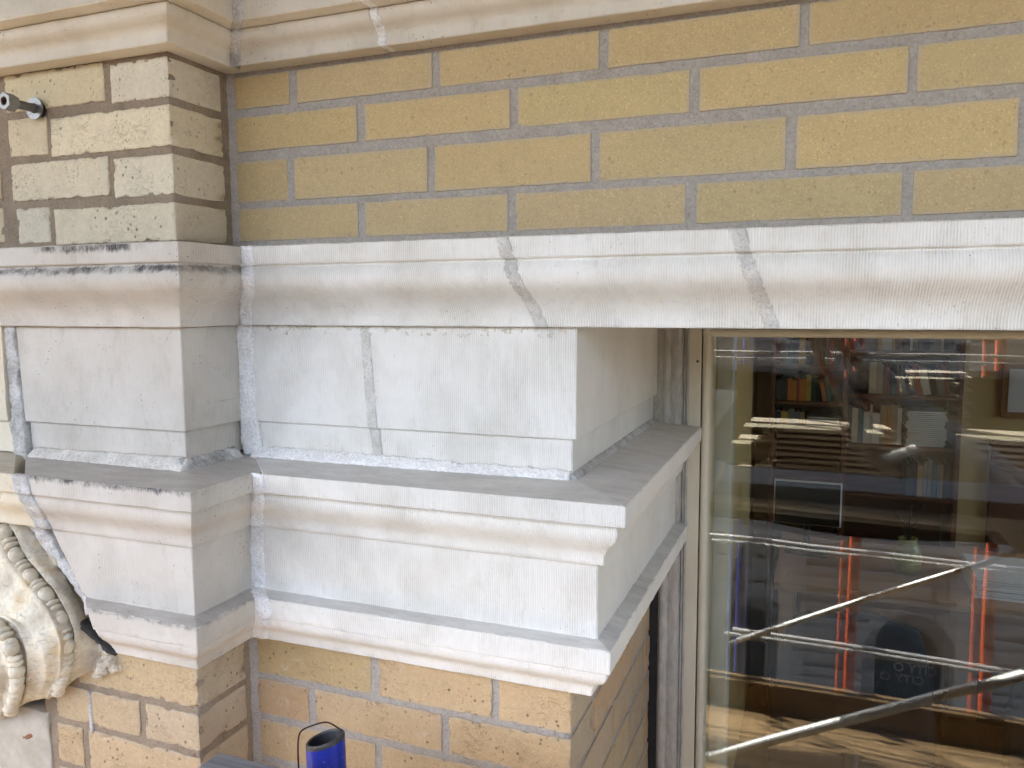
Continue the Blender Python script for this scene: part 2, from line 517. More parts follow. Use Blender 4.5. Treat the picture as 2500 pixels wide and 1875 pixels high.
def mould(name, prof, path, mat, parent, back=-0.06, seg=0.012, rough=0.0004, chip=0.0, left=None, right=None, seed=0.0, ends=None):
    """sweep a moulding profile (projection p, height z) along a path of (x, y, dx, dy) stations; d is the offset direction.
    left(p, z, x) / right(p, z, x) may shift the two end stations in x"""
    pr = [(p, z) for (p, z) in resample(prof, 0.006)]
    full = [(back, prof[0][1])] + pr + [(back, prof[-1][1])]
    np_ = len(full)
    st = []
    for i in range(len(path)-1):
        a, b = path[i], path[i+1]
        L = math.hypot(b[0]-a[0], b[1]-a[1])
        n = max(1, int(L/seg))
        for j in range(n):
            t = j/n
            st.append((i, t))
    st.append((len(path)-2, 1.0))
    V = []; F = []
    so = Vector((seed*2.1, seed, seed*3.3))
    ns = len(st)
    for si, (i, t) in enumerate(st):
        a, b = path[i], path[i+1]
        for pi, (p, z) in enumerate(full):
            ax, ay = a[0]+a[2]*p, a[1]+a[3]*p
            bx, by = b[0]+b[2]*p, b[1]+b[3]*p
            if i == 0 and left: ax = left(p, z, ax)
            if i == len(path)-2 and right: bx = right(p, z, bx)
            x = ax+(bx-ax)*t; y = ay+(by-ay)*t
            v = Vector((x, y, z))
            if 0 < pi < np_-1 and rough:
                e = 0.0
                p0, p1, p2 = full[pi-1], full[pi], full[pi+1]
                v1 = Vector((p1[0]-p0[0], p1[1]-p0[1])); v2 = Vector((p2[0]-p1[0], p2[1]-p1[1]))
                cor = abs(v1.angle(v2)) if v1.length > 1e-7 and v2.length > 1e-7 else 0
                amp = rough*(mnoise.noise(v*40+so)+0.6*mnoise.noise(v*130+so))
                if cor > 0.4 and chip:
                    c = mnoise.noise(v*33+so*2)+0.7*mnoise.noise(v*110+so)
                    amp -= chip*max(0, c-0.15)
                tx, ty = b[0]-a[0], b[1]-a[1]
                L = math.hypot(tx, ty) or 1
                v.x += ty/L*amp; v.y += -tx/L*amp
                if cor > 0.4: v.z += rough*0.7*mnoise.noise(v*60+so)
            V.append(v)
    for s in range(ns-1):
        for q in range(np_-1):
            F.append((s*np_+q, s*np_+q+1, (s+1)*np_+q+1, (s+1)*np_+q))
        F.append((s*np_+np_-1, s*np_, (s+1)*np_, (s+1)*np_+np_-1))
    F.append(tuple(range(np_))); F.append(tuple(range((ns-1)*np_, ns*np_))[::-1])
    o = mk(name, V, F, mat, parent, True)
    me = o.data
    fixnormals(o)
    # keep the profile arrises crisp
    try:
        me.set_sharp_from_angle(angle=math.radians(32))
    except Exception:
        pass
    return o

def ribbon(name, line, wid, nrm, mat, parent, n=8, h=0.0015, rough=0.0012, edge=0.002, depth=0.006, seed=0.0, step=0.0025):
    """a ragged strip of mortar along a polyline; wid = across direction vector per point, nrm = outward direction per point"""
    L = [Vector(p) for p in line]
    W = [Vector(w) for w in wid] if isinstance(wid[0], (tuple, list, Vector)) else [Vector(wid)]*len(L)
    Nn = [Vector(w) for w in nrm] if isinstance(nrm[0], (tuple, list, Vector)) else [Vector(nrm)]*len(L)
    P = []; WW = []; NN = []
    for i in range(len(L)-1):
        d = (L[i+1]-L[i]).length
        m = max(1, int(d/step))
        for j in range(m):
            t = j/m
            P.append(L[i].lerp(L[i+1], t)); WW.append(W[i].lerp(W[i+1], t)); NN.append(Nn[i].lerp(Nn[i+1], t).normalized())
    P.append(L[-1]); WW.append(W[-1]); NN.append(Nn[-1])
    V = []; F = []
    so = Vector((seed, seed*2.7, seed*1.3))
    cols = n+2
    for i, (p, w, nn) in enumerate(zip(P, WW, NN)):
        wl = w.length; wd = w.normalized()
        eL = edge*(mnoise.noise(p*45+so)+0.5*mnoise.noise(p*170+so))
        eR = edge*(mnoise.noise(p*45+so+Vector((9, 0, 0)))+0.5*mnoise.noise(p*170+so+Vector((7, 3, 0))))
        for c in range(cols):
            t = (c-1)/(n-1)
            t = min(max(t, 0), 1)
            off = -wl/2+eL + (wl+eR-eL)*t
            hh = h*(0.25+0.75*math.sin(math.pi*t)**0.6)
            q = p + wd*off
            if c in (0, cols-1):
                q = q - nn*depth
            else:
                q = q + nn*(hh + 1.5*rough*(mnoise.noise(q*130+so)+0.8*mnoise.noise(q*300+so)))
            V.append(q)
    for i in range(len(P)-1):
        for c in range(cols-1):
            F.append((i*cols+c, i*cols+c+1, (i+1)*cols+c+1, (i+1)*cols+c))
    F.append(tuple(range(cols))); F.append(tuple(range((len(P)-1)*cols, len(P)*cols))[::-1])
    return fixnormals(mk(name, V, F, mat, parent, True))

def bed(name, pts, mat, parent, step=0.005, rough=0.0006, seed=0.0, ybk=0.06):
    """mortar bed: a rough sheet with thickness, spanned by origin, u and v vectors (outward = u x v)"""
    o0, u, v = [Vector(p) for p in pts]
    n = u.cross(v).normalized()
    nu = max(1, int(u.length/step)); nv = max(1, int(v.length/step))
    V = []; F = []
    so = Vector((seed, seed*1.9, 0))
    for i in range(nu+1):
        for j in range(nv+1):
            q = o0+u*(i/nu)+v*(j/nv)
            V.append(q + n*(rough*(mnoise.noise(q*70+so)+0.6*mnoise.noise(q*220+so))))
    w = nv+1
    for i in range(nu):
        for j in range(nv):
            F.append((i*w+j, (i+1)*w+j, (i+1)*w+j+1, i*w+j+1))
    ring = [i*w for i in range(nu+1)] + [nu*w+j for j in range(1, nv+1)] + [i*w+nv for i in range(nu-1, -1, -1)] + [j for j in range(nv-1, 0, -1)]
    b0 = len(V)
    for k in ring: V.append(V[k]-n*ybk)
    m = len(ring)
    for k in range(m):
        F.append((ring[(k+1) % m], ring[k], b0+k, b0+(k+1) % m))
    return mk(name, V, F, mat, parent, True)

# ------------------------------------------------------------------ key dimensions (metres, measured on the wall)
XR = -0.0178     # plane of the pilaster's right-hand return
A = 0.110        # how far the pilaster stands in front of the wall
X0 = 0.476       # window reveal plane
YW = 0.505       # depth of the reveal
XEND = 1.95      # right end of what is built
XW2 = 1.72       # far reveal of the window

def jit(c, amt=0.10, hue=0.05):
    k = 1+random.uniform(-amt, amt)
    return tuple(max(0.0, c[i]*k*(1+random.uniform(-hue, hue))) for i in range(3))

# ================================================================== UPPER BRICK WALL
wall = empty('brick_wall', 'smooth golden yellow brick wall with grey joints above the white lintel band', 'brick wall')
rows = [((0.2620, 0.3048), [(-0.0085, 0.0798), (0.0914, 0.2906), (0.3001, 0.5016), (0.5119, 0.7154), (0.7239, 0.9280), (0.9375, 1.1420), (1.1515, 1.3560), (1.3655, 1.57), (1.58, XEND)]),
        ((0.2055, 0.2517), [(-0.0100, 0.1824), (0.1934, 0.3929), (0.4023, 0.6036), (0.6138, 0.8189), (0.8264, 1.032), (1.042, 1.246), (1.256, 1.46), (1.47, 1.674), (1.684, XEND)]),
        ((0.1372, 0.1928), [(-0.0115, 0.0722), (0.0834, 0.2824), (0.2919, 0.4924), (0.5018, 0.7053), (0.7149, 0.9167), (0.9265, 1.131), (1.141, 1.346), (1.356, 1.56), (1.57, XEND)]),
        ((0.0850, 0.1294), [(-0.0115, 0.1806), (0.1903, 0.3895), (0.3986, 0.6013), (0.6124, 0.8182), (0.8272, 1.032), (1.042, 1.246), (1.256, 1.46), (1.47, 1.674), (1.684, XEND)])]
GOLD = (0.50, 0.335, 0.120)
tints = {(0, 0): (0.43, 0.27, 0.085), (0, 1): (0.50, 0.34, 0.135), (0, 2): (0.50, 0.335, 0.125), (0, 3): (0.48, 0.325, 0.115), (0, 4): (0.45, 0.30, 0.105),
         (1, 0): (0.47, 0.315, 0.105), (1, 1): (0.52, 0.35, 0.125), (1, 2): (0.50, 0.365, 0.125), (1, 3): (0.52, 0.355, 0.12), (1, 4): (0.46, 0.33, 0.115),
         (2, 0): (0.41, 0.28, 0.10), (2, 1): (0.47, 0.335, 0.135), (2, 2): (0.48, 0.33, 0.12), (2, 3): (0.44, 0.325, 0.12), (2, 4): (0.53, 0.36, 0.12), (2, 5): (0.5, 0.335, 0.11),
         (3, 0): (0.44, 0.30, 0.115), (3, 1): (0.45, 0.315, 0.13), (3, 2): (0.45, 0.31, 0.13), (3, 3): (0.42, 0.305, 0.115), (3, 4): (0.43, 0.295, 0.115)}
for ri, (zz, xs) in enumerate(rows):
    for bi, xx in enumerate(xs):
        c = tints.get((ri, bi)) or jit(GOLD, 0.06, 0.04)
        c = tuple(0.5*q*w+0.5*m_ for q, w, m_ in zip(c, (1.05, 1.14, 1.52), (0.530, 0.408, 0.214)))
        dy = random.uniform(-0.0006, 0.0006)
        rbox('brick', xx, (dy, 0.045), zz, MAT['brick_new'], wall, 0.0013, 0.0045, 0.0004, 0.0007, c, seed=ri*10+bi+1)
bed('mortar', ((XR-0.01, 0.0016, 0.066), (XEND-XR, 0, 0), (0, 0, 0.26)), MAT['mortar_grey'], wall, 0.005, 0.0006, 3.0)
# thick corner joint between the wall and the pilaster return
ribbon('mortar_joint', [(-0.0150, 0.0006, 0.069), (-0.0150, 0.0006, 0.312)], (0.016, 0.006, 0), (0.4, -1, 0), MAT['mortar_grey'], wall, 6, 0.0016, 0.0006, 0.0012, 0.01, 4.0)

# ================================================================== UPPER BRICK PILASTER
pil = empty('brick_pilaster', 'weathered cream brick pilaster with brown mortar and an anchor bolt', 'pilaster')
CREAM = (0.60, 0.50, 0.335)
prow = [((0.2560, 0.3050), [(-0.3050, -0.1239), (-0.1134, -0.0178)]),
        ((0.1965, 0.2470), [(-0.3035, -0.2305), (-0.2229, -0.0176)]),
        ((0.1365, 0.1868), [(-0.3020, -0.1247), (-0.1169, -0.0170)]),
        ((0.0795, 0.1272), [(-0.2985, -0.2360), (-0.2264, -0.0168)])]
pc = {(0, 0): (0.57, 0.465, 0.28), (0, 1): (0.60, 0.52, 0.37), (1, 0): (0.58, 0.475, 0.30), (1, 1): (0.66, 0.555, 0.36), (2, 0): (0.59, 0.50, 0.335), (2, 1): (0.62, 0.535, 0.37), (3, 0): (0.56, 0.485, 0.345), (3, 1): (0.58, 0.49, 0.33)}
for ri, (zz, xs) in enumerate(prow):
    for bi, xx in enumerate(xs):
        last = bi == len(xs)-1
        dz = 0.0045 if not last else 0.0
        rbox('brick', xx, (-A+random.uniform(-0.0008, 0.0008), -0.0165 if last else -0.03), (zz[0]+dz, zz[1]+dz), MAT['brick_cream'], pil, 0.0018, 0.004, 0.0008, 0.0026, pc[(ri, bi)], seed=40+ri*5+bi).color = (*[v*w for v, w in zip(pc[(ri, bi)], (1.08, 1.12, 1.20))], 1)
    for bi, xx in enumerate([(-0.520, -0.3245), (-0.74, -0.53), (-0.96, -0.75), (-1.19, -0.97)]):
        rbox('brick', xx, (-A, -0.03), (zz[0]+0.007, zz[1]+0.007), MAT['brick_cream'], pil, 0.0022, 0.014, 0.0009, 0.003, jit(CREAM), seed=70+ri*9+bi)
bed('mortar', ((-1.20, -A+0.0022, 0.066), (1.1808, 0, 0), (0, 0, 0.26)), MAT['mortar_brown'], pil, 0.005, 0.0007, 5.0, 0.05)
bed('mortar', ((XR-0.0022, -A+0.0025, 0.066), (0, A+0.0, 0), (0, 0, 0.26)), MAT['mortar_brown'], pil, 0.005, 0.0006, 6.0, 0.03)
# ================================================================== MOULDED TERRACOTTA COURSES
# profiles: (projection from the wall face, height)
CORNICE = [(0.0250, 0.3105), (0.0262, 0.3118), (0.0258, 0.3220), (0.0275, 0.3262), (0.0320, 0.3300), (0.0380, 0.3330), (0.0430, 0.3370),
           (0.0456, 0.3420), (0.0462, 0.3478), (0.0440, 0.3492), (0.0655, 0.3502), (0.0668, 0.3516), (0.0668, 0.4200)]
LINTEL = [(0.0480, 0.0745), (0.0500, 0.0732), (0.0500, 0.0512), (0.0488, 0.0498), (0.0448, 0.0490), (0.0445, 0.0468), (0.0468, 0.0448), (0.0492, 0.0412), (0.0515, 0.0365),
          (0.0520, 0.0310), (0.0505, 0.0250), (0.0468, 0.0190), (0.0410, 0.0138), (0.0340, 0.0085), (0.0268, 0.0030), (0.0205, -0.0030),
          (0.0155, -0.0095), (0.0125, -0.0160), (0.0110, -0.0225), (0.0108, -0.0288), (0.0096, -0.0300)]
FRIEZE = [(-0.0012, -0.0303), (0.0, -0.0312), (0.0, -0.1645), (-0.0010, -0.1656), (-0.0068, -0.1664), (-0.0070, -0.2085)]
IMPOST = [(-0.004, -0.2140), (0.0782, -0.2203), (0.0795, -0.2215), (0.0795, -0.2442), (0.0784, -0.2454), (0.0665, -0.2466), (0.0655, -0.2500), (0.0664, -0.2545),
          (0.0665, -0.2595), (0.0652, -0.2650), (0.0618, -0.2705), (0.0570, -0.2758), (0.0524, -0.2812), (0.0490, -0.2868), (0.0474, -0.2930),
          (0.0470, -0.2992), (0.0458, -0.3010), (0.0372, -0.3024), (0.0370, -0.3050), (0.0370, -0.3918), (0.0376, -0.3926), (0.0575, -0.3972), (0.0588, -0.3986), (0.0578, -0.4240),
          (0.0566, -0.4252), (0.0520, -0.4262), (0.0525, -0.4300), (0.0512, -0.4362), (0.0470, -0.4424), (0.0410, -0.4472), (0.0352, -0.4518),
          (0.0312, -0.4570), (0.0292, -0.4630), (0.0286, -0.4680), (0.0272, -0.4696)]

def pil_path(xl, end=0.0):
    b = 0.0010
    return [(xl, -A, 0, -1), (XR-b, -A, 1, -1), (XR, -A+b, 1, -1), (XR, 0.03, 1, 0)]
def wall_path(xl, xr, mit=True):
    return [(xl, 0, 1 if mit else 0, -1), (xr, 0, 0, -1)]
def block_path(xl, mit=True):
    b = 0.0014
    return [(xl, 0, 1 if mit else 0, -1), (X0-b, 0, 1, -1), (X0, b, 1, -1), (X0, YW, 1, 0)]

# ---- cornice at the top
corn = empty('terracotta_cornice', 'aged beige moulded terracotta cornice at the top of the wall', 'cornice')
mould('terracotta_block', CORNICE, pil_path(-1.20, -0.006), MAT['terra_upper'], corn, -0.05, 0.01, 0.0007, 0.0016, seed=1)
def skew(k, x0):
    return lambda p, z, x: x0
mould('terracotta_block', CORNICE, [(XR+0.016, 0, 1, -1), (0.2310, 0, 0, -1)], MAT['terra_upper'], corn, -0.05, 0.01, 0.0006, 0.0014, seed=2)
mould('terracotta_block', CORNICE, [(0.2430, 0, 0, -1), (0.78, 0, 0, -1)], MAT['terra_upper'], corn, -0.05, 0.01, 0.0006, 0.0014, seed=3)
mould('terracotta_block', CORNICE, [(0.79, 0, 0, -1), (XEND, 0, 0, -1)], MAT['terra_upper'], corn, -0.05, 0.03, 0.0006, 0.0014, seed=4)
def prof_ribbon(name, prof, xfun, width, mat, parent, y0=0.0, h=0.0012, rough=0.0008, edge=0.002, seed=0.0, depth=0.008):
    pr = resample(prof, 0.004)
    line = [(xfun(p, z), y0-p, z) for p, z in pr]
    nr = []
    for i in range(len(pr)):
        a = pr[max(0, i-1)]; b = pr[min(len(pr)-1, i+1)]
        dp, dz = b[0]-a[0], b[1]-a[1]
        s = 1 if prof[0][1] > prof[-1][1] else -1
        v = Vector((0, dz*s, dp*s))   # outward normal of the profile (y = -p)
        if v.length < 1e-8: v = Vector((0, -1, 0))
        v.normalize()
        if v.y > 0.2: v = -v
        v = (v + Vector((0, -0.6, 0))).normalized()
        nr.append(tuple(v))
    w = [(width(z) if callable(width) else width, 0, 0)]*len(line) if not callable(width) else [(width(z), 0, 0) for p, z in pr]
    return ribbon(name, line, w, nr, mat, parent, 7, h, rough, edge, depth, seed)
rbox('mortar_joint', (0.2312, 0.2428), (-0.0235, 0.05), (0.3112, 0.36), MAT['grout'], corn, 0.001, 0.006, 0.0006, 0)
prof_ribbon('mortar_joint', CORNICE, lambda p, z: 0.237, 0.012, MAT['grout'], corn, 0, 0.0010, 0.0010, 0.0035, 11)
prof_ribbon('mortar_joint', CORNICE, lambda p, z: XR+p+0.007, 0.018, MAT['grout_dirty'], corn, 0, 0.0015, 0.0010, 0.003, 12)
prof_ribbon('mortar_joint', CORNICE, lambda p, z: 0.785, 0.012, MAT['grout'], corn, 0, 0.0010, 0.0010, 0.0035, 13)

# ---- lintel band
lint = empty('terracotta_lintel', 'white combed terracotta lintel band with a fascia and ogee over the window', 'lintel')
sk = lambda x: (lambda p, z, _x: x + (0.0223-z)*0.34)
mould('terracotta_block', LINTEL, pil_path(-1.20, -0.006), MAT['terra_old'], lint, -0.09, 0.008, 0.0006, 0.0016, seed=5)
JL = [0.4183, 0.6790, 0.945, 1.21, 1.48]
mould('terracotta_block', LINTEL, [(XR+0.020, 0, 1, -1), (0.412, 0, 0, -1)], MAT['terra'], lint, -0.5, 0.006, 0.0004, 0.0018, right=sk(JL[0]-0.0065), seed=6)
for i in range(len(JL)):
    a = JL[i]+0.0065
    b = JL[i+1]-0.0065 if i+1 < len(JL) else XEND
    mould('terracotta_block', LINTEL, [(a, 0, 0, -1), (b, 0, 0, -1)], MAT['terra'], lint, -0.5, 0.006, 0.0004, 0.0018, left=sk(a), right=sk(b) if i+1 < len(JL) else None, seed=7+i)
    prof_ribbon('mortar_joint', LINTEL, lambda p, z, x=JL[i]: x+(0.0223-z)*0.34, 0.0165, MAT['grout_speckled'], lint, 0, 0.0006, 0.0008, 0.0013, 20+i)
prof_ribbon('mortar_joint', LINTEL, lambda p, z: XR+p+0.010, 0.022, MAT['grout'], lint, 0, 0.0015, 0.0012, 0.003, 30)

# ---- frieze blocks
frz = empty('terracotta_frieze', 'plain combed white terracotta frieze blocks between lintel and ledge', 'frieze')
mould('terracotta_block', FRIEZE, pil_path(-0.313, -0.005), MAT['terra_old'], frz, -0.07, 0.008, 0.0006, 0.0012, seed=13,  left=lambda p, z, x: x+(-0.04-z)*0.045)
fl = lambda z: 0.1875+(-0.04-z)*0.062
mould('terracotta_block', FRIEZE, [(XR+0.012, 0, 1, -1), (0.18, 0, 0, -1)], MAT['terra'], frz, -0.10, 0.006, 0.0004, 0.0016, right=lambda p, z, x: fl(z)-0.0058, seed=14)
o = mould('terracotta_block', FRIEZE, [(0.19, 0, 0, -1)]+block_path(0)[1:], [MAT['terra'], MAT['terra_smooth']], frz, -0.10, 0.006, 0.0004, 0.0016, left=lambda p, z, x: fl(z)+0.0050, seed=15)
for pl in o.data.polygons:
    if pl.normal.x > 0.75: pl.material_index = 1
ribbon('mortar_joint', [(fl(-0.035), -0.0002, -0.035), (fl(-0.165), -0.0002, -0.165), (fl(-0.168), 0.0055, -0.168), (fl(-0.212), 0.0060, -0.212)], (0.0145, 0, 0), (0, -1, 0), MAT['grout_speckled'], frz, 7, 0.0006, 0.0008, 0.0011, 0.008, 31)
ribbon('mortar_joint', [(-0.007, -0.001, -0.028), (-0.006, -0.001, -0.10), (-0.006, 0.000, -0.165), (-0.004, 0.002, -0.214)], [(0.027, 0.004, 0), (0.026, 0.004, 0), (0.030, 0.004, 0), (0.030, 0.004, 0)], (0.25, -1, 0), MAT['grout'], frz, 9, 0.003, 0.0012, 0.003, 0.010, 32)
# bed joint under the lintel
ribbon('mortar_joint', [(-0.005, 0.0004, -0.0362), (0.20, 0.0004, -0.0365), (0.472, 0.0004, -0.0358)], [(0, 0, 0.0120), (0, 0, 0.0135), (0, 0, 0.0125)], (0, -1, 0), MAT['grout_beige'], frz, 7, 0.0002, 0.0005, 0.0022, 0.01, 33)
# bedding fillet on the ledge
ribbon('mortar_joint', [(0.000, -0.0010, -0.2090), (0.20, -0.0010, -0.2090), (0.468, 0.0010, -0.2095)], [(0, -0.016, -0.014), (0, -0.015, -0.013), (0, -0.010, -0.010)], (0, -0.7, 0.7), MAT['grout'], frz, 7, 0.0012, 0.0012, 0.0028, 0.012, 34)
ribbon('mortar_joint', [(0.4735, 0.002, -0.2110), (0.4725, 0.50, -0.2110)], (0.008, 0, -0.008), (0.7, 0, 0.7), MAT['grout_dirty'], frz, 5, 0.0006, 0.0008, 0.0015, 0.010, 35)
ribbon('mortar_joint', [(-0.300, -A-0.0030, -0.2120), (-0.10, -A-0.0030, -0.2095), (XR, -A-0.003, -0.2085)], (0, -0.019, -0.017), (0, -0.7, 0.7), MAT['grout_speckled'], frz, 8, 0.0008, 0.0009, 0.0020, 0.014, 36)
ribbon('mortar_joint', [(XR-0.003, -A-0.004, -0.2085), (XR+0.002, -0.012, -0.2090)], (0.018, 0, -0.016), (0.7, 0, 0.7), MAT['grout_dirty'], frz, 8, 0.0015, 0.0014, 0.0030, 0.014, 37)

# hairline cracks in the old pilaster block
ribbon('crack', [(-0.0300, -A-0.0002, -0.0330), (-0.0370, -A-0.0002, -0.0400), (-0.0420, -A-0.0002, -0.0480), (-0.0530, -A-0.0002, -0.0555)], (0.0008, 0, 0.0006), (0, -1, 0), MAT['black_gap'], frz, 4, 0.0001, 0.0001, 0.0004, 0.002, 50)
ribbon('crack', [(XR+0.0002, -0.098, -0.135), (XR+0.0002, -0.060, -0.133), (XR+0.0002, -0.012, -0.132)], (0, 0, 0.0006), (1, 0, 0), MAT['grout_dirty'], frz, 4, 0.0001, 0.0001, 0.0006, 0.002, 51)

# ---- impost: the moulded ledge, the plain block and the lower ledge
imp = empty('terracotta_impost', 'white combed terracotta impost block with upper and lower moulded ledges wrapping the window corner', 'impost')
XLT = [(-0.20, -0.315, 1.25), (-0.2455, -0.305, 1.25), (-0.26, -0.2960, 1.25), (-0.30, -0.2700, 1.2), (-0.392, -0.2050, 1.0), (-0.397, -0.200, 1.0), (-0.425, -0.190, 1.0), (-0.47, -0.148, 0.8)]
def xl_pil(p, z):
    for (z0, a0, k0), (z1, a1, k1) in zip(XLT[:-1], XLT[1:]):
        if z <= z0 and z >= z1:
            t = (z0-z)/(z0-z1)
            return a0+(a1-a0)*t + (k0+(k1-k0)*t)*max(p, 0)
    return XLT[0][1]
mould('terracotta_block', IMPOST, pil_path(-0.30, -0.006), MAT['terra_old_low'], imp, -0.05, 0.007, 0.0007, 0.0020, left=lambda p, z, x: xl_pil(p, z), seed=16)
o = mould('terracotta_block', IMPOST, [(XR+0.018, 0, 1, -1)]+block_path(0)[1:], [MAT['terra'], MAT['terra_smooth']], imp, -0.12, 0.005, 0.00045, 0.0020, seed=17)
for pl in o.data.polygons:
    if pl.normal.x > 0.75 and pl.center.x > 0.3: pl.material_index = 1
prof_ribbon('mortar_joint', IMPOST[1:], lambda p, z: XR+p+0.009, lambda z: 0.021 if z > -0.31 else (0.024 if z > -0.39 else 0.030), MAT['grout'], imp, 0, 0.0020, 0.0012, 0.003, 38)

# ---- older yellowed blocks left of the pilaster
old = empty('yellowed_terracotta', 'yellowed old terracotta blocks at the left edge of the pilaster', 'terracotta')
LEFTP = [(0.004, 0.000), (0.006, -0.002), (0.006, -0.165), (0.004, -0.1665), (-0.002, -0.168), (-0.002, -0.212)]
mould('terracotta_block', LEFTP, [(-1.20, -A, 0, -1), (-0.336, -A, 0, -1)], MAT['terra_far'], old, -0.05, 0.008, 0.0012, 0.003, seed=18)
mould('terracotta_block', [q for q in IMPOST if q[1] > -0.302], [(-1.20, -A, 0, -1), (-0.33, -A, 0, -1)], MAT['terra_far'], old, -0.05, 0.008, 0.0012, 0.003, right=lambda p, z, x: xl_pil(p, z)-0.020, seed=19)
ribbon('mortar_joint', [(-0.3300, -A-0.001, 0.008), (-0.3265, -A-0.001, -0.03), (-0.3245, -A-0.001, -0.10), (-0.3230, -A-0.001, -0.17), (-0.3200, -A-0.001, -0.225)], [(0.026, 0, 0), (0.022, 0, 0), (0.022, 0, 0), (0.026, 0, 0), (0.030, 0, 0)], (0, -1, 0), MAT['grout_dirty'], old, 8, 0.0015, 0.0014, 0.0035, 0.010, 39)
pr = resample([q for q in IMPOST if -0.302 < q[1] < -0.22], 0.004)
ribbon('mortar_joint', [(xl_pil(p, z)-0.010, -A-p-0.001, z) for p, z in pr], (0.030, 0, 0), (0, -1, 0.1), MAT['grout_dirty'], old, 8, 0.0015, 0.0014, 0.003, 0.010, 40)
ribbon('mortar_joint', [(-0.2800, -A-0.022, -0.3045), (-0.2622, -A-0.022, -0.3166), (-0.2467, -A-0.022, -0.3367), (-0.2224, -A-0.022, -0.3596), (-0.2007, -A-0.022, -0.3806), (-0.1840, -A-0.022, -0.3990), (-0.170, -A-0.028, -0.418)], (0.017, 0, 0.010), (0.1, -1, 0.1), MAT['grout_dirty'], old, 8, 0.002, 0.0016, 0.004, 0.016, 41)

# ================================================================== SCROLL CONSOLE
cons = empty('scroll_console', 'weathered carved scroll console with two rows of beads at the lower left', 'console')
CL = {
'E':[(-0.311,-0.112,-0.322),(-0.302,-0.112,-0.327),(-0.282,-0.112,-0.353),(-0.252,-0.112,-0.378),(-0.235,-0.112,-0.403),(-0.221,-0.112,-0.427),(-0.203,-0.112,-0.459),(-0.183,-0.112,-0.489),(-0.197,-0.112,-0.519)],
'R1':[(-0.332,-0.128,-0.307),(-0.313,-0.132,-0.327),(-0.291,-0.136,-0.353),(-0.258,-0.140,-0.374),(-0.226,-0.144,-0.394),(-0.206,-0.146,-0.417),(-0.196,-0.144,-0.445),(-0.207,-0.136,-0.480),(-0.235,-0.122,-0.530)],
'B1':[(-0.340,-0.130,-0.312),(-0.323,-0.134,-0.335),(-0.298,-0.138,-0.361),(-0.264,-0.143,-0.384),(-0.230,-0.148,-0.407),(-0.209,-0.150,-0.433),(-0.207,-0.147,-0.466),(-0.227,-0.138,-0.513),(-0.260,-0.124,-0.552)],
'R2':[(-0.354,-0.138,-0.319),(-0.329,-0.143,-0.342),(-0.303,-0.149,-0.367),(-0.266,-0.156,-0.388),(-0.227,-0.163,-0.407),(-0.203,-0.166,-0.432),(-0.202,-0.162,-0.468),(-0.224,-0.150,-0.513),(-0.279,-0.128,-0.566)],
'M':[(-0.405,-0.146,-0.363),(-0.370,-0.152,-0.390),(-0.333,-0.160,-0.411),(-0.289,-0.169,-0.423),(-0.250,-0.177,-0.438),(-0.226,-0.180,-0.457),(-0.223,-0.175,-0.484),(-0.248,-0.160,-0.524),(-0.305,-0.130,-0.573)],
'R3':[(-0.451,-0.146,-0.402),(-0.414,-0.152,-0.424),(-0.369,-0.160,-0.432),(-0.315,-0.170,-0.431),(-0.269,-0.180,-0.430),(-0.247,-0.184,-0.449),(-0.247,-0.178,-0.478),(-0.273,-0.162,-0.526),(-0.328,-0.132,-0.581)],
'B2':[(-0.464,-0.146,-0.410),(-0.427,-0.152,-0.434),(-0.380,-0.161,-0.441),(-0.327,-0.172,-0.440),(-0.282,-0.183,-0.439),(-0.259,-0.187,-0.461),(-0.261,-0.181,-0.493),(-0.288,-0.164,-0.536),(-0.348,-0.132,-0.593)],
'R4':[(-0.477,-0.150,-0.421),(-0.440,-0.156,-0.443),(-0.391,-0.166,-0.449),(-0.337,-0.178,-0.451),(-0.291,-0.190,-0.453),(-0.265,-0.194,-0.471),(-0.265,-0.188,-0.497),(-0.295,-0.170,-0.538),(-0.371,-0.134,-0.610)],
'O':[(-0.525,-0.150,-0.459),(-0.491,-0.157,-0.475),(-0.442,-0.168,-0.483),(-0.385,-0.182,-0.483),(-0.335,-0.195,-0.481),(-0.310,-0.200,-0.491),(-0.311,-0.193,-0.512),(-0.342,-0.174,-0.551),(-0.427,-0.134,-0.631)]}
for k in CL:   # tail that dives back into the wall below
    e = Vector(CL[k][-1]); d = Vector(CL[k][-1])-Vector(CL[k][-2])
    CL[k].append(tuple(e+Vector((d.x*0.25-0.004, 0.028, d.z*0.2))))
S = {k: smooth_pts(CL[k], 8) for k in CL}
ns = len(S['E'])
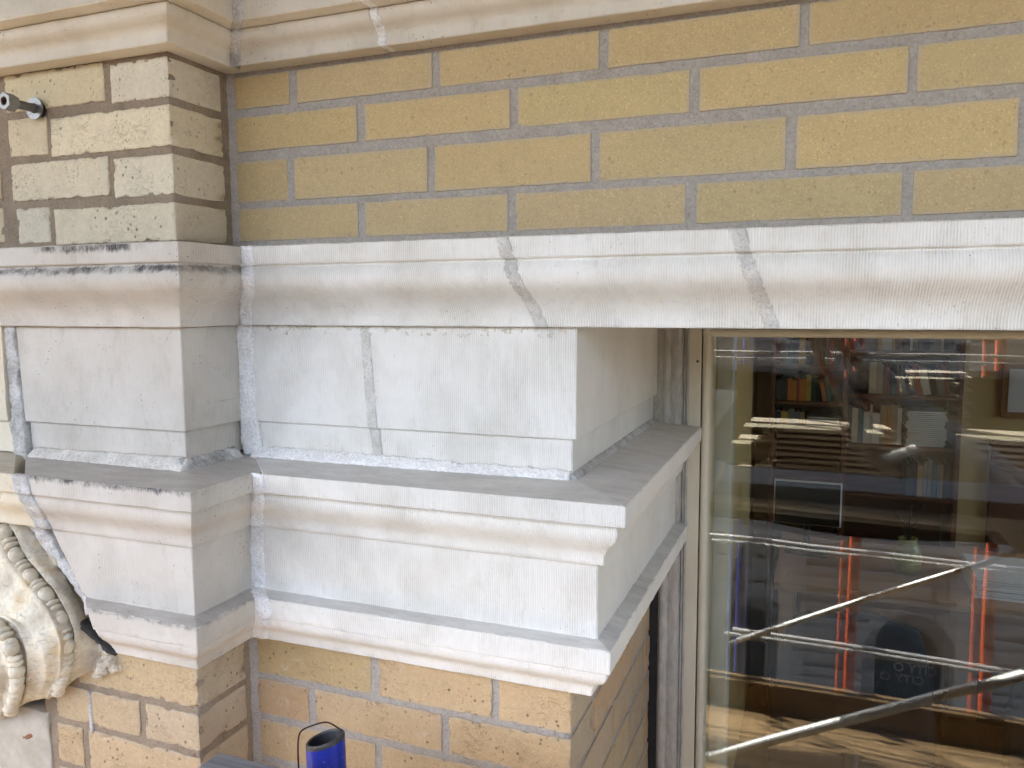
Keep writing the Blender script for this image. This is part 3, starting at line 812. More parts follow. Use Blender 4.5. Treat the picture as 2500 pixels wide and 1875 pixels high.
def console_body():
    order = ['E', 'R1', 'B1', 'R2', 'M', 'R3', 'B2', 'R4', 'O']
    V = []; rowsz = None
    for i in range(ns):
        c = {k: S[k][i] for k in order}
        row = [c['E']+Vector((0.002, 0.03, 0)), c['E']]
        for t in (0.2, 0.4, 0.6, 0.8):                       # cove flange
            q = c['E'].lerp(c['R1'], t); q.y += 0.010*math.sin(math.pi*t); row.append(q)
        row += [c['R1'], c['R1'].lerp(c['B1'], 0.15)+Vector((0, 0.0005, 0))]
        row += [c['R1'].lerp(c['B1'], 0.35)+Vector((0, 0.010, 0)), c['B1']+Vector((0, 0.013, 0)), c['B1'].lerp(c['R2'], 0.65)+Vector((0, 0.010, 0))]
        row += [c['R2'].lerp(c['B1'], 0.15)+Vector((0, 0.0005, 0)), c['R2']]
        for t in (0.15, 0.3, 0.5, 0.7, 0.85):
            q = c['R2'].lerp(c['M'], t); q.y += 0.006*math.sin(math.pi*t); row.append(q)
        row.append(c['M']+Vector((0, 0.004, 0)))
        for t in (0.3, 0.6, 0.85):
            q = c['M'].lerp(c['R3'], t); q.y += 0.004+0.004*math.sin(math.pi*t)*(1-t); row.append(q)
        row += [c['R3'], c['R3'].lerp(c['B2'], 0.3)+Vector((0, 0.008, 0)), c['B2']+Vector((0, 0.011, 0)), c['B2'].lerp(c['R4'], 0.7)+Vector((0, 0.008, 0)), c['R4']]
        for t in (0.25, 0.5, 0.75):
            q = c['R4'].lerp(c['O'], t); q.y += 0.010*math.sin(math.pi*t); row.append(q)
        row += [c['O'], c['O'].lerp(Vector((-0.62, c['O'].y, c['O'].z)), 0.5)+Vector((0, -0.008, 0)), Vector((-0.62, c['O'].y-0.010, c['O'].z)), Vector((-0.62, -0.08, c['O'].z))]
        rowsz = len(row)
        for j, q in enumerate(row):
            q = Vector(q)
            nz = 0.0022*mnoise.noise(q*35) + 0.0012*mnoise.noise(q*110)
            if j <= 2: q.x += 0.010*mnoise.noise(q*60)
            q.y += nz
            V.append(q)
    F = []
    for i in range(ns-1):
        for j in range(rowsz-1):
            a = i*rowsz+j
            F.append((a, a+1, a+rowsz+1, a+rowsz))
    F.append(tuple(range(rowsz))); F.append(tuple(range((ns-1)*rowsz, ns*rowsz)))
    # back
    b0 = [i*rowsz for i in range(ns)]; b1 = [i*rowsz+rowsz-1 for i in range(ns)]
    for i in range(ns-1): F.append((b0[i], b0[i+1], b1[i+1], b1[i]))
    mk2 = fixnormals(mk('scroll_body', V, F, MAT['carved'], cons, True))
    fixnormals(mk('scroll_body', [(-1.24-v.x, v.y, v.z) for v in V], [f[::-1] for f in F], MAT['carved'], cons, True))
    return mk2
console_body()

def bead_mesh(name, rx, rz, seed):
    bm = bmesh.new()
    bmesh.ops.create_uvsphere(bm, u_segments=14, v_segments=10, radius=1.0)
    for v in bm.verts:
        n = v.co.normalized()
        v.co = Vector((n.x*rx, n.y*rx*0.85, n.z*rz))*(1+0.10*mnoise.noise(n*1.6+Vector((seed, 0, seed*2))))
    me = bpy.data.meshes.new(name); bm.to_mesh(me); bm.free()
    me.materials.append(MAT['carved'])
    me.polygons.foreach_set('use_smooth', [True]*len(me.polygons))
    return me
BM = [bead_mesh('bead', 0.0105, 0.0118, s*1.7) for s in range(4)]
RM = [bead_mesh('bead_ring', 0.0100, 0.0042, s*2.3+9) for s in range(3)]
def bead_row(key, start, r=1.0, dep=0.003):
    P = S[key]
    L = [0.0]
    for i in range(1, len(P)-6): L.append(L[-1]+(P[i]-P[i-1]).length)
    def at(d):
        for i in range(1, len(L)):
            if L[i] >= d:
                t = (d-L[i-1])/max(1e-9, L[i]-L[i-1]); return P[i-1].lerp(P[i], t), (P[i]-P[i-1]).normalized()
        return None, None
    d = start; k = 0
    while d < L[-1]:
        for off, kind in ((0, 'bead'), (0.0165*r, 'ring'), (0.0245*r, 'ring')):
            p, t = at(d+off)
            if p is None: break
            me = BM[k % 4] if kind == 'bead' else RM[(k+int(off*1000)) % 3]
            o = bpy.data.objects.new('bead' if kind == 'bead' else 'bead_ring', me)
            COL.objects.link(o); o.parent = cons
            o.location = p+Vector((0, dep, 0))
            o.rotation_euler = t.to_track_quat('Z', 'Y').to_euler()
            w = 1.0 + random.uniform(-0.06, 0.06)
            o.scale = (r*w, r*w, r*random.uniform(0.94, 1.04))
            m = o.copy(); COL.objects.link(m); m.location.x = -1.24-o.location.x
            m.rotation_euler = Vector((-t.x, t.y, t.z)).to_track_quat('Z', 'Y').to_euler()
        d += 0.041*r; k += 1
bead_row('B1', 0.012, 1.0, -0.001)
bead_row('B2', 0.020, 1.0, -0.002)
# broken lumps of mortar at the tip of the console
for i, (q, rr) in enumerate([((-0.166, -0.114, -0.495), 0.010), ((-0.179, -0.115, -0.508), 0.010), ((-0.160, -0.112, -0.505), 0.008), ((-0.190, -0.113, -0.519), 0.008), ((-0.170, -0.113, -0.482), 0.009)]):
    bm = bmesh.new(); bmesh.ops.create_icosphere(bm, subdivisions=3, radius=rr)
    for v in bm.verts:
        v.co = v.co*(1+0.5*mnoise.noise(v.co*140+Vector((i*3, 0, 0)))+0.2*mnoise.noise(v.co*400)) + Vector(q)
    me = bpy.data.meshes.new('mortar_lump'); bm.to_mesh(me); bm.free(); me.materials.append(MAT['carved'])
    o = bpy.data.objects.new('mortar_lump', me); COL.objects.link(o); o.parent = cons
# black mastic in the gap beside the console tip
ribbon('black_mastic', smooth_pts([(-0.1880, -A-0.028, -0.4330), (-0.1843, -A-0.030, -0.4393), (-0.1698, -A-0.030, -0.4490), (-0.1553, -A-0.030, -0.4585), (-0.1410, -A-0.030, -0.4670), (-0.1290, -A-0.028, -0.4715)], 6), (0.004, 0, 0.005), (0.1, -1, 0), MAT['black_gap'], cons, 7, 0.002, 0.0012, 0.003, 0.012, 45)

# ================================================================== LOWER BRICKWORK
lpil = empty('brick_pilaster', 'tan brick pilaster below the impost beside the scroll console', 'pilaster')
TAN = (0.49, 0.36, 0.215)
lrow = [((-0.5420, -0.4740), [(-0.235, -0.0182)]),
        ((-0.6030, -0.5510), [(-0.2840, -0.1232), (-0.1140, -0.0185)]),
        ((-0.6715, -0.6120), [(-0.2855, -0.2346), (-0.2230, -0.0185)]),
        ((-0.7350, -0.6810), [(-0.2870, -0.1240), (-0.1140, -0.0185)]),
        ((-0.7980, -0.7440), [(-0.2880, -0.2346), (-0.2230, -0.0185)]),
        ((-0.8610, -0.8070), [(-0.2890, -0.1240), (-0.1140, -0.0185)])]
lc = {(0, 0): (0.50, 0.355, 0.175), (1, 0): (0.47, 0.34, 0.185), (1, 1): (0.50, 0.375, 0.23), (2, 0): (0.46, 0.31, 0.155), (2, 1): (0.49, 0.34, 0.18)}
for ri, (zz, xs) in enumerate(lrow):
    for bi, xx in enumerate(xs):
        last = bi == len(xs)-1
        rbox('brick', xx, (-A+random.uniform(-0.0006, 0.0006), -0.0145 if last else -0.04), zz, MAT['brick_orange'], lpil, 0.0018, 0.0045, 0.0008, 0.0026, tuple(0.5*q*w+0.5*m_ for q, w, m_ in zip(lc.get((ri, bi)) or jit(TAN), (1.0, 1.06, 1.22), (0.50, 0.375, 0.22))), seed=90+ri*4+bi)
bed('mortar', ((-0.31, -A+0.0022, -0.88), (0.2902, 0, 0), (0, 0, 0.408)), MAT['mortar_brown'], lpil, 0.005, 0.0007, 7.0, 0.05)
bed('mortar', ((XR-0.0024, -A+0.0025, -0.88), (0, A, 0), (0, 0, 0.408)), MAT['mortar_brown'], lpil, 0.005, 0.0006, 8.0, 0.03)
ribbon('mortar_smear', [(-0.2165, -A-0.0005, -0.553), (-0.2160, -A-0.0005, -0.615)], (0.006, 0, 0), (0, -1, 0), MAT['grout_dirty'], lpil, 4, 0.0003, 0.0003, 0.002, 0.003, 42)

pier = empty('brick_pier', 'orange tan brick pier below the impost, turning into the window reveal', 'brick pier')
J = [-0.4745, -0.5385, -0.5465, -0.6000, -0.6095, -0.6665, -0.6765, -0.7375, -0.7465, -0.8080, -0.8165, -0.8780]
wrows = [((J[1], J[0]), [(-0.0090, 0.1829), (0.1958, 0.3635), (0.3726, 0.4702)], [(0.2180, 0.3300), (0.3390, 0.4960)], 0.2090),
         ((J[3], J[2]), [(-0.0105, 0.0785), (0.0893, 0.2900), (0.3005, 0.4702)], [(0.1140, 0.3300), (0.3390, 0.4960)], 0.1050),
         ((J[5], J[4]), [(-0.0105, 0.1869), (0.1960, 0.3990), (0.4085, 0.4702)], [(0.2300, 0.4490), (0.4580, 0.4960)], 0.2210),
         ((J[7], J[6]), [(-0.0105, 0.0785), (0.0893, 0.2900), (0.3005, 0.4702)], [(0.1140, 0.3350), (0.3440, 0.4960)], 0.1050),
         ((J[9], J[8]), [(-0.0105, 0.1869), (0.1960, 0.3990), (0.4085, 0.4702)], [(0.2300, 0.4550), (0.4640, 0.4960)], 0.2210),
         ((J[11], J[10]), [(-0.0105, 0.0785), (0.0893, 0.2900), (0.3005, 0.4702)], [(0.1140, 0.3350), (0.3440, 0.4960)], 0.1050)]
wc = {(0, 0): (0.46, 0.315, 0.125), (0, 1): (0.52, 0.345, 0.165), (0, 2): (0.54, 0.355, 0.17), (1, 0): (0.43, 0.255, 0.115), (1, 1): (0.49, 0.33, 0.165), (1, 2): (0.50, 0.335, 0.155), (2, 0): (0.48, 0.32, 0.15), (2, 1): (0.47, 0.325, 0.16)}
for ri, (zz, xs, ys, yc) in enumerate(wrows):
    for bi, xx in enumerate(xs):
        last = bi == len(xs)-1
        rbox('brick', xx, (random.uniform(-0.0008, 0.0008), yc if last else 0.05), zz, MAT['brick_orange'], pier, 0.0016, 0.0045, 0.0008, 0.0022, tuple(0.6*q*w+0.4*m_ for q, w, m_ in zip(wc.get((ri, bi)) or jit((0.50, 0.335, 0.16), 0.08), (1.0, 1.07, 1.25), (0.51, 0.37, 0.205))), seed=120+ri*6+bi)
    for bi, yy in enumerate(ys):
        rbox('brick', (0.42, 0.4702+random.uniform(-0.0008, 0.0008)), yy, zz, MAT['brick_orange'], pier, 0.0018, 0.014, 0.0006, 0.002, jit((0.49, 0.335, 0.165), 0.08), seed=160+ri*6+bi)
bed('mortar', ((XR-0.005, 0.0022, -0.90), (0.4855, 0, 0), (0, 0, 0.429)), MAT['mortar_grey'], pier, 0.005, 0.0007, 9.0, 0.05)
bed('mortar', ((0.4678, 0.0025, -0.90), (0, 0.495, 0), (0, 0, 0.429)), MAT['mortar_grey'], pier, 0.006, 0.0005, 10.0, 0.05)
ribbon('mortar_joint', [(-0.0150, 0.0006, -0.90), (-0.0150, 0.0006, -0.468)], (0.018, 0.006, 0), (0.4, -1, 0), MAT['mortar_grey'], pier, 6, 0.0018, 0.0007, 0.0014, 0.01, 43)

# patched render panel under the console
pan = empty('render_panel', 'pale grey patched render panel under the scroll console', 'render panel')
o = rbox('panel', (-1.20, -0.3005), (-A-0.002, -0.03), (-0.95, -0.600), MAT['panel'], pan, 0.004, 0.012, 0.0012, 0.003, seed=200)
for i, (x, z, w) in enumerate([(-0.345, -0.645, 0.010)]):
    ribbon('rust_chip', [(x-w, -A-0.0022, z-0.004), (x+w, -A-0.0022, z+0.004)], (0, 0, 0.006), (0, -1, 0), plain('rust_chip', (0.22, 0.10, 0.05), (0.30, 0.16, 0.09), 0.9), pan, 5, 0.0004, 0.0004, 0.002, 0.003, 44)

# ================================================================== MASONRY BEHIND THE FACING
def core(x, y, z):
    return tag(box('masonry_wall', x, y, z, MAT['mortar_brown']), kind='structure')
core((-0.80, 0.40), (0.06, 0.62), (-9.2, 1.30))
core((-14.0, -0.80), (-0.02, 0.62), (-9.2, 1.30))
core((-14.0, 3.72), (0.02, 3.3), (1.30, 9.0))
core((XEND, 3.72), (0.02, 0.62), (-9.2, 1.30))
core((0.40, XEND), (0.07, 0.62), (0.10, 1.30))
core((XW2+0.10, XEND), (0.06, 0.62), (-2.6, 0.10))
core((0.40, XEND), (0.10, 0.62), (-9.2, -1.45))
core((0.40, 0.462), (0.52, 0.62), (-1.42, 0.10))
core((-0.80, -0.03), (-0.04, 0.06), (-0.95, 0.30))
# far reveal of the window, plain brick side
fr = empty('far_reveal', 'tan brick side of the window opening beyond the glass', 'reveal')
for i in range(14):
    z0 = -1.40+i*0.0965
    rbox('brick', (XW2, XW2+0.10), (0.0, 0.50), (z0, z0+0.088), MAT['brick_orange'], fr, 0.002, 0.04, 0.0006, 0.001, jit(TAN), seed=300+i)

# ================================================================== WINDOW
win = empty('window', 'large fixed window with cream painted frame and reflective double glazing', 'window')
def vprism(name, pts, z0, z1, mat, parent, smooth=False, rough=0.0, seg=0.02):
    n = len(pts); m = max(1, int((z1-z0)/seg)) if rough else 1
    V = []
    for k in range(m+1):
        z = z0+(z1-z0)*k/m
        for (x, y) in pts:
            d = rough*mnoise.noise(Vector((x*30, y*30, z*40))) if rough else 0
            V.append((x+d, y+d, z))
    F = []
    for k in range(m):
        for i in range(n):
            F.append((k*n+i, k*n+(i+1) % n, (k+1)*n+(i+1) % n, (k+1)*n+i))
    F.append(tuple(range(n))[::-1]); F.append(tuple(range(m*n, (m+1)*n)))
    o = fixnormals(mk(name, V, F, mat, parent, smooth))
    if smooth:
        o.data.set_sharp_from_angle(angle=math.radians(40))
    return o
def arc(cx, cy, r, a0, a1, n=8):
    return [(cx+r*math.cos(math.radians(a0+(a1-a0)*i/n)), cy+r*math.sin(math.radians(a0+(a1-a0)*i/n))) for i in range(n+1)]
ZB, ZT = -1.40, -0.012
vprism('gap_filler', [(0.455, 0.5075), (0.4825, 0.5075), (0.4825, 0.53), (0.455, 0.53)], ZB, -0.405, MAT['black_gap'], win)
vprism('caulk', [(0.462, 0.5065), (0.4770, 0.5040), (0.4850, 0.5010), (0.4915, 0.5055), (0.4920, 0.53), (0.462, 0.53)], -0.245, ZT, MAT['caulk'], win, True, 0.002, 0.008)
vprism('brickmould', [(0.4822, 0.520), (0.4822, 0.508)]+arc(0.492, 0.508, 0.0085, 180, 290, 6)+[(0.500, 0.5035), (0.512, 0.4985), (0.5195, 0.5000), (0.5200, 0.5060), (0.5215, 0.5065), (0.5215, 0.53), (0.4822, 0.53)], ZB, ZT, MAT['jamb_stone'], win, True, 0.0006, 0.01)
vprism('jamb_bead', [(0.5215, 0.5085), (0.5240, 0.5040), (0.5265, 0.5085), (0.5290, 0.5040), (0.5318, 0.5065), (0.5318, 0.53), (0.5215, 0.53)], ZB, ZT, MAT['jamb_stone'], win, True)
vprism('jamb', [(0.5318, 0.5050), (0.5530, 0.5050), (0.5530, 0.545), (0.5318, 0.545)], ZB, ZT, MAT['cream_paint'], win)
vprism('glazing_bead', [(0.5545, 0.54), (0.5545, 0.512)]+arc(0.5622, 0.5085, 0.0075, 180, 350, 10)+[(0.5700, 0.515), (0.5700, 0.54)], ZB+0.04, -0.0475, MAT['cream_paint'], win, True)
# head bead, mitred over the glass
def hprism(name, pts, x0, x1, mat, parent, smooth=False):
    n = len(pts)
    V = [(x0, y, z) for (y, z) in pts]+[(x1, y, z) for (y, z) in pts]
    F = [(i, (i+1) % n, n+(i+1) % n, n+i) for i in range(n)]+[tuple(range(n)), tuple(range(n, 2*n))[::-1]]
    o = fixnormals(mk(name, V, F, mat, parent, smooth))
    if smooth: o.data.set_sharp_from_angle(angle=math.radians(40))
    return o
hprism('head_bead', [(0.54, -0.0470), (0.512, -0.0470)]+[(0.5085-0.0070*math.sin(math.radians(t)), -0.0545+0.0070*math.cos(math.radians(t))) for t in range(10, 171, 20)]+[(0.515, -0.0620), (0.54, -0.0620)], 0.5555, XW2-0.02, MAT['cream_paint'], win, True)
box('head', (0.5318, XW2), (0.5055, 0.545), (-0.0468, -0.012), MAT['cream_paint'], win)
box('sill', (0.46, XW2), (0.44, 0.545), (-1.44, -1.40), MAT['jamb_stone'], win)
box('jamb', (XW2-0.022, XW2), (0.505, 0.545), (-1.40, -0.0472), MAT['cream_paint'], win)
screw = tube('screw_hole', [(0.5462, 0.5046, -0.1050), (0.5462, 0.5066, -0.1050)], 0.0024, MAT['dark_steel'], win, 12)
def pane(y, rot, dz=0.0):
    x0, x1, z0, z1, th = 0.5685, XW2-0.02, -1.38, -0.0605, 0.004
    V = [(x0, y, z0), (x1, y+rot, z0), (x1, y+rot+dz, z1), (x0, y+dz, z1), (x0, y+th, z0), (x1, y+th+rot, z0), (x1, y+th+rot+dz, z1), (x0, y+th+dz, z1)]
    F = [(0, 1, 2, 3), (7, 6, 5, 4), (0, 3, 7, 4), (1, 5, 6, 2), (0, 4, 5, 1), (3, 2, 6, 7)]
    return mk('glass_pane', V, F, MAT['glass'], win, False)
pane(0.518, 0.000, 0.0)
pane(0.530, 0.0085, 0.0090)

# ================================================================== ANCHOR BOLT
bolt = empty('anchor_bolt', 'zinc threaded anchor bolt with washer and nut sticking out of the brick pilaster', 'anchor bolt')
bx, bz = -0.2415, 0.2600
def ring_y(name, y0, y1, ro, ri, mat, parent, seg=28, hexa=False, cx=bx, cz=bz):
    V = []; F = []
    def rad(t):
        if not hexa: return ro
        a = (t+math.pi/6) % (math.pi/3) - math.pi/6
        return ro*math.cos(math.pi/6)/math.cos(a)
    if hexa: seg = 36
    for y in (y0, y1):
        for k in range(seg):
            t = 2*math.pi*k/seg
            V.append((cx+rad(t)*math.cos(t), y, cz+rad(t)*math.sin(t)))
        for k in range(seg):
            t = 2*math.pi*k/seg
            V.append((cx+ri*math.cos(t), y, cz+ri*math.sin(t)))
    s = seg
    for k in range(s):
        j = (k+1) % s
        F += [(k, j, s+j, s+k), (2*s+k, 3*s+k, 3*s+j, 2*s+j), (k, 2*s+k, 2*s+j, j), (s+k, s+j, 3*s+j, 3*s+k)]
    o = fixnormals(mk(name, V, F, mat, parent, True)); o.data.set_sharp_from_angle(angle=math.radians(35)); return o
W = ring_y('washer', -A-0.0080, -A-0.0055, 0.0145, 0.0068, MAT['zinc'], bolt)
ring_y('expansion_sleeve', -A-0.0055, -A+0.02, 0.0068, 0.0052, MAT['dark_steel'], bolt, cx=bx+0.002, cz=bz-0.001)
# threaded rod: a helix-like ridged shaft
rp = []; rr = []
y = -A+0.01; i = 0
while y > -A-0.040:
    rp.append((bx, y, bz)); rr.append(0.0057 if i % 2 else 0.0047); y -= 0.00065; i += 1
tube('threaded_rod', rp, rr, MAT['zinc'], bolt, 18)
ring_y('hex_nut', -A-0.050, -A-0.036, 0.0112, 0.0058, MAT['zinc'], bolt, hexa=True)
ring_y('nut_socket', -A-0.0496, -A-0.0405, 0.0059, 0.0044, MAT['rust'], bolt)
tube('drill_hole', [(bx+0.004, -A-0.0004, bz-0.002), (bx+0.004, -A-0.0012, bz-0.002)], 0.0092, MAT['black_gap'], bolt, 20)

# ================================================================== SCAFFOLD PIPE, WIRE AND PLANK IN FRONT
pipe = empty('scaffold_pipe', 'upright blue painted scaffold pipe with open dark top, in front of the brick pier', 'scaffold pipe')
px, py, pz = 0.2180, -0.160, -0.5075
def open_pipe(cx, cy, zt, zb, ro, ri, tiltx, tilty):
    seg = 40; V = []; F = []
    L = [(zb, ro), (zt-0.0055, ro), (zt-0.0012, ro*0.995), (zt, (ro*0.72+ri*0.28)), (zt, (ro*0.25+ri*0.75)), (zt-0.0014, ri), (zt-0.30, ri)]
    for (z, r) in L:
        for k in range(seg):
            t = 2*math.pi*k/seg
            V.append((cx+r*math.cos(t)+tiltx*(z-zt), cy+r*math.sin(t)+tilty*(z-zt), z + (0.006*math.cos(t) if z > zt-0.01 else 0)))
    for a in range(len(L)-1):
        for k in range(seg):
            j = (k+1) % seg
            F.append((a*seg+k, a*seg+j, (a+1)*seg+j, (a+1)*seg+k))
    o = fixnormals(mk('tube', V, F, [MAT['blue'], MAT['blue_dark'], MAT['dark_steel']], pipe, True))
    for i, pl in enumerate(o.data.polygons):
        row = i//seg
        pl.material_index = 0 if row == 0 else (2 if row <= 4 else 1)
    o.data.set_sharp_from_angle(angle=math.radians(40))
open_pipe(px, py, pz, -1.92, 0.0226, 0.0186, -0.02, 0.0)
wire = tag(tube('tie_wire', smooth_pts([(px+0.019, py+0.006, pz-0.036), (px+0.021, py+0.008, pz-0.016), (px+0.016, py+0.010, pz+0.004), (px+0.004, py+0.016, pz+0.006), (px-0.012, py+0.020, pz+0.006), (px-0.030, py+0.02, pz-0.001), (px-0.046, py+0.018, pz-0.010), (px-0.050, py+0.016, pz-0.020),
    (px-0.050, py+0.014, pz-0.040), (px-0.0485, py+0.012, pz-0.062), (px-0.051, py+0.008, pz-0.070), (px-0.0565, py+0.004, pz-0.066), (px-0.0555, py+0.004, pz-0.058), (px-0.050, py+0.006, pz-0.062), (px-0.047, py+0.008, pz-0.074), (px-0.039, py+0.008, pz-0.081), (px-0.030, py+0.004, pz-0.082), (px-0.022, py-0.003, pz-0.080)], 8), 0.0010, MAT['wire'], None, 8),
    'thin rusty tie wire looping over the rim of the blue pipe', 'wire')
fp = tag(rbox('wooden_plank', (0.1415, 1.30), (-0.475, -0.2500), (-0.531, -0.491), MAT['wood_grey'], None, 0.002, 0.02, 0.0008, 0.001), 'weathered grey grooved plank end at the bottom left of the blue pipe', 'plank')

# ================================================================== ROOM BEHIND THE GLASS
MAT['room_wall'] = plain('tan_wall_paint', (0.62, 0.43, 0.17), (0.66, 0.47, 0.20), 0.7, 0, 4)
MAT['room_white'] = plain('room_ceiling_paint', (0.68, 0.64, 0.55), (0.72, 0.68, 0.60), 0.8, 0, 4)
MAT['room_floor'] = wood_mat('room_floor_wood', (0.16, 0.08, 0.03), (0.26, 0.14, 0.06), 1, 0.35, 0.3)
MAT['black_plastic'] = plain('black_plastic', (0.012, 0.012, 0.013), (0.022, 0.022, 0.024), 0.35, 0, 30)
MAT['black_mesh'] = plain('black_chair_fabric', (0.010, 0.010, 0.012), (0.025, 0.025, 0.028), 0.8, 0, 200)
MAT['paper'] = plain('paper', (0.72, 0.70, 0.66), (0.80, 0.79, 0.76), 0.8, 0, 60)
MAT['chrome'] = plain('chrome', (0.55, 0.55, 0.56), (0.65, 0.65, 0.66), 0.2, 1.0, 20)
RX0, RX1, RY0, RY1, RZ0, RZ1 = 0.462, 3.6, 0.62, 3.16, -1.95, 0.75
def st(name, *a):
    return tag(box(name, *a), kind='structure')
st('room_floor', (RX0-0.1, RX1), (RY0, RY1), (RZ0-0.05, RZ0), MAT['room_floor'])
st('room_ceiling', (RX0-0.1, RX1), (RY0, RY1), (RZ1, RZ1+0.05), MAT['room_white'])
st('room_wall_left', (RX0-0.1, RX0), (RY0, RY1), (RZ0, RZ1), MAT['room_wall'])
st('room_wall_back', (RX0-0.1, RX1), (RY1, RY1+0.08), (RZ0, RZ1), MAT['room_wall'])
# right wall with an unseen opening, added to bring more light into the room
st('room_wall_right', (RX1, RX1+0.1), (RY0, RY0+0.15), (RZ0, RZ1), MAT['room_wall'])
st('room_wall_right', (RX1, RX1+0.1), (RY1-0.15, RY1+0.08), (RZ0, RZ1), MAT['room_wall'])
st('room_wall_right', (RX1, RX1+0.1), (RY0+0.15, RY1-0.15), (RZ0, -1.3), MAT['room_wall'])
st('room_wall_right', (RX1, RX1+0.1), (RY0+0.15, RY1-0.15), (0.62, RZ1), MAT['room_wall'])
st('room_wall_front', (XW2+0.10, RX1), (RY0-0.08, RY0), (RZ0, RZ1), MAT['room_wall'])
cas = tag(rbox('window_casing', (0.568, 0.600), (0.585, 0.640), (-1.40, 0.05), MAT['cream_paint'], None, 0.004, 0.1, 0), 'cream inner window casing strip just behind the left edge of the glass', 'casing')

bc = empty('bookcase', 'dark red brown wooden bookcase against the back wall of the room', 'bookcase')
BY0, BY1 = 2.86, 3.14
XL_, XM_, XR_ = 0.551, 0.858, 1.300
for x in (XL_, XM_, XR_): rbox('side_panel', (x-0.010, x+0.010), (BY0, BY1), (-1.90, 0.60), MAT['wood_shelf'], bc, 0.002, 0.2, 0)
rbox('back_panel', (XL_+0.012, XR_-0.012), (BY1-0.012, BY1+0.008), (-1.90, 0.60), MAT['wood_shelf'], bc, 0.002, 0.3, 0)
LS = [0.10, -0.100, -0.289, -0.451, -0.562, -0.790, -1.10]
RS = [0.16, -0.030, -0.216, -0.407, -0.628, -0.849, -1.12]
for z in LS: rbox('shelf', (XL_+0.0105, XM_-0.0105), (BY0+0.004, BY1-0.014), (z-0.016, z), MAT['wood_shelf'], bc, 0.002, 0.2, 0)
for z in RS: rbox('shelf', (XM_+0.0105, XR_-0.0105), (BY0+0.004, BY1-0.014), (z-0.016, z), MAT['wood_shelf'], bc, 0.002, 0.2, 0)
BOOKC = [('dark green', (0.03, 0.06, 0.04)), ('navy', (0.03, 0.04, 0.09)), ('cream', (0.55, 0.47, 0.33)), ('brick red', (0.30, 0.06, 0.03)), ('black', (0.02, 0.02, 0.02)), ('orange', (0.55, 0.20, 0.04)), ('white', (0.65, 0.62, 0.56)),
         ('grey', (0.20, 0.20, 0.20)), ('brown', (0.14, 0.08, 0.04)), ('yellow', (0.50, 0.36, 0.06)), ('teal', (0.05, 0.14, 0.15)), ('tan', (0.38, 0.28, 0.16))]
CM = {}
for n, c in BOOKC: CM[n] = plain('book_'+n.replace(' ', '_'), tuple(v*0.9 for v in c), tuple(v*1.1 for v in c), 0.6, 0, 60)
ORD = ['first', 'second', 'third', 'fourth', 'fifth', 'sixth', 'seventh', 'eighth', 'ninth', 'tenth', 'eleventh', 'twelfth', 'thirteenth', 'fourteenth', 'fifteenth', 'sixteenth', 'seventeenth', 'eighteenth', 'nineteenth', 'twentieth']
def book(x, z, w, h, d, cname, label, lean=0.0):
    b = empty('book', label, 'book', 'books standing on the bookcase shelves')
    b.location = (x, BY0+0.03, z)
    b.rotation_euler = (0, lean, 0)
    t = min(0.003, w*0.2)
    V = []; F = []
    def bx_(x0, x1, y0, y1, z0, z1):
        o = len(V)
        V.extend([(x0, y0, z0), (x1, y0, z0), (x1, y1, z0), (x0, y1, z0), (x0, y0, z1), (x1, y0, z1), (x1, y1, z1), (x0, y1, z1)])
        F.extend([tuple(o+i for i in f) for f in ((0, 3, 2, 1), (4, 5, 6, 7), (0, 1, 5, 4), (1, 2, 6, 5), (2, 3, 7, 6), (3, 0, 4, 7))])
    bx_(0, w, 0, t, 0, h); bx_(0, t, t, d, 0, h); bx_(w-t, w, t, d, 0, h)
    mk('cover', V, F, CM[cname], b, False)
    box('pages', (t, w-t), (t, d-0.004), (0.004, h-0.005), MAT['paper'], b)
    return b
def fill(xa, xb, z, zt, bay, shelf, lean_from=99, stop=1.0):
    x = xa; k = 0
    while True:
        w = random.choice([0.010, 0.013, 0.016, 0.020, 0.024, 0.028])
        if x+w > xa+(xb-xa)*stop or k >= 20: break
        h = (zt-z-0.02)*random.uniform(0.72, 0.95)
        c = random.choice(BOOKC)[0]
        lean = 0.0
        if k >= lean_from: lean = 0.16+0.02*(k % 3)
        book(x, z+0.0008, w, h*(0.92 if lean else 1), random.uniform(0.13, 0.19), c, f'{c} book, {ORD[k]} from the left on the {shelf} shelf of the {bay} bay', -lean)
        x += w+0.0012+(0.004 if lean else 0); k += 1
XA, XB = XL_+0.012, XM_-0.012
XC, XD = XM_+0.012, XR_-0.012
fill(XA, XB, LS[2], LS[1]-0.016, 'left', 'top visible')
fill(XA, XB, LS[3], LS[2]-0.016, 'left', 'second', 9, 0.92)
fill(XA, XB, LS[4], LS[3]-0.016, 'left', 'third', 99, 0.45)
fill(XC, XD, RS[2], RS[1]-0.016, 'right', 'top visible')
fill(XC+0.08, XD, RS[3], RS[2]-0.016, 'right', 'second', 6, 0.98)
fill(XC, XD, RS[4], RS[3]-0.016, 'right', 'third', 99, 0.52)
fill(XC+0.24, XD, RS[5], RS[4]-0.016, 'right', 'lowest', 99, 1.0)
def paper_stack(x0, x1, y0, y1, z, n, label):
    s = empty('paper_stack', label, 'papers')
    for i in range(n):
        dx = random.uniform(-0.006, 0.006)
        box('paper_bundle', (x0+dx, x1+dx), (y0+random.uniform(-0.006, 0.006), y1), (z+i*0.0085, z+i*0.0085+0.0058), MAT['paper'], s)
paper_stack(1.105, 1.255, 2.88, 3.06, RS[4]+0.001, 18, 'tall uneven stack of white papers on the right bay of the bookcase')
paper_stack(0.700, 0.835, 2.88, 3.06, LS[4]+0.001, 5, 'low stack of white papers on the third shelf of the left bay')
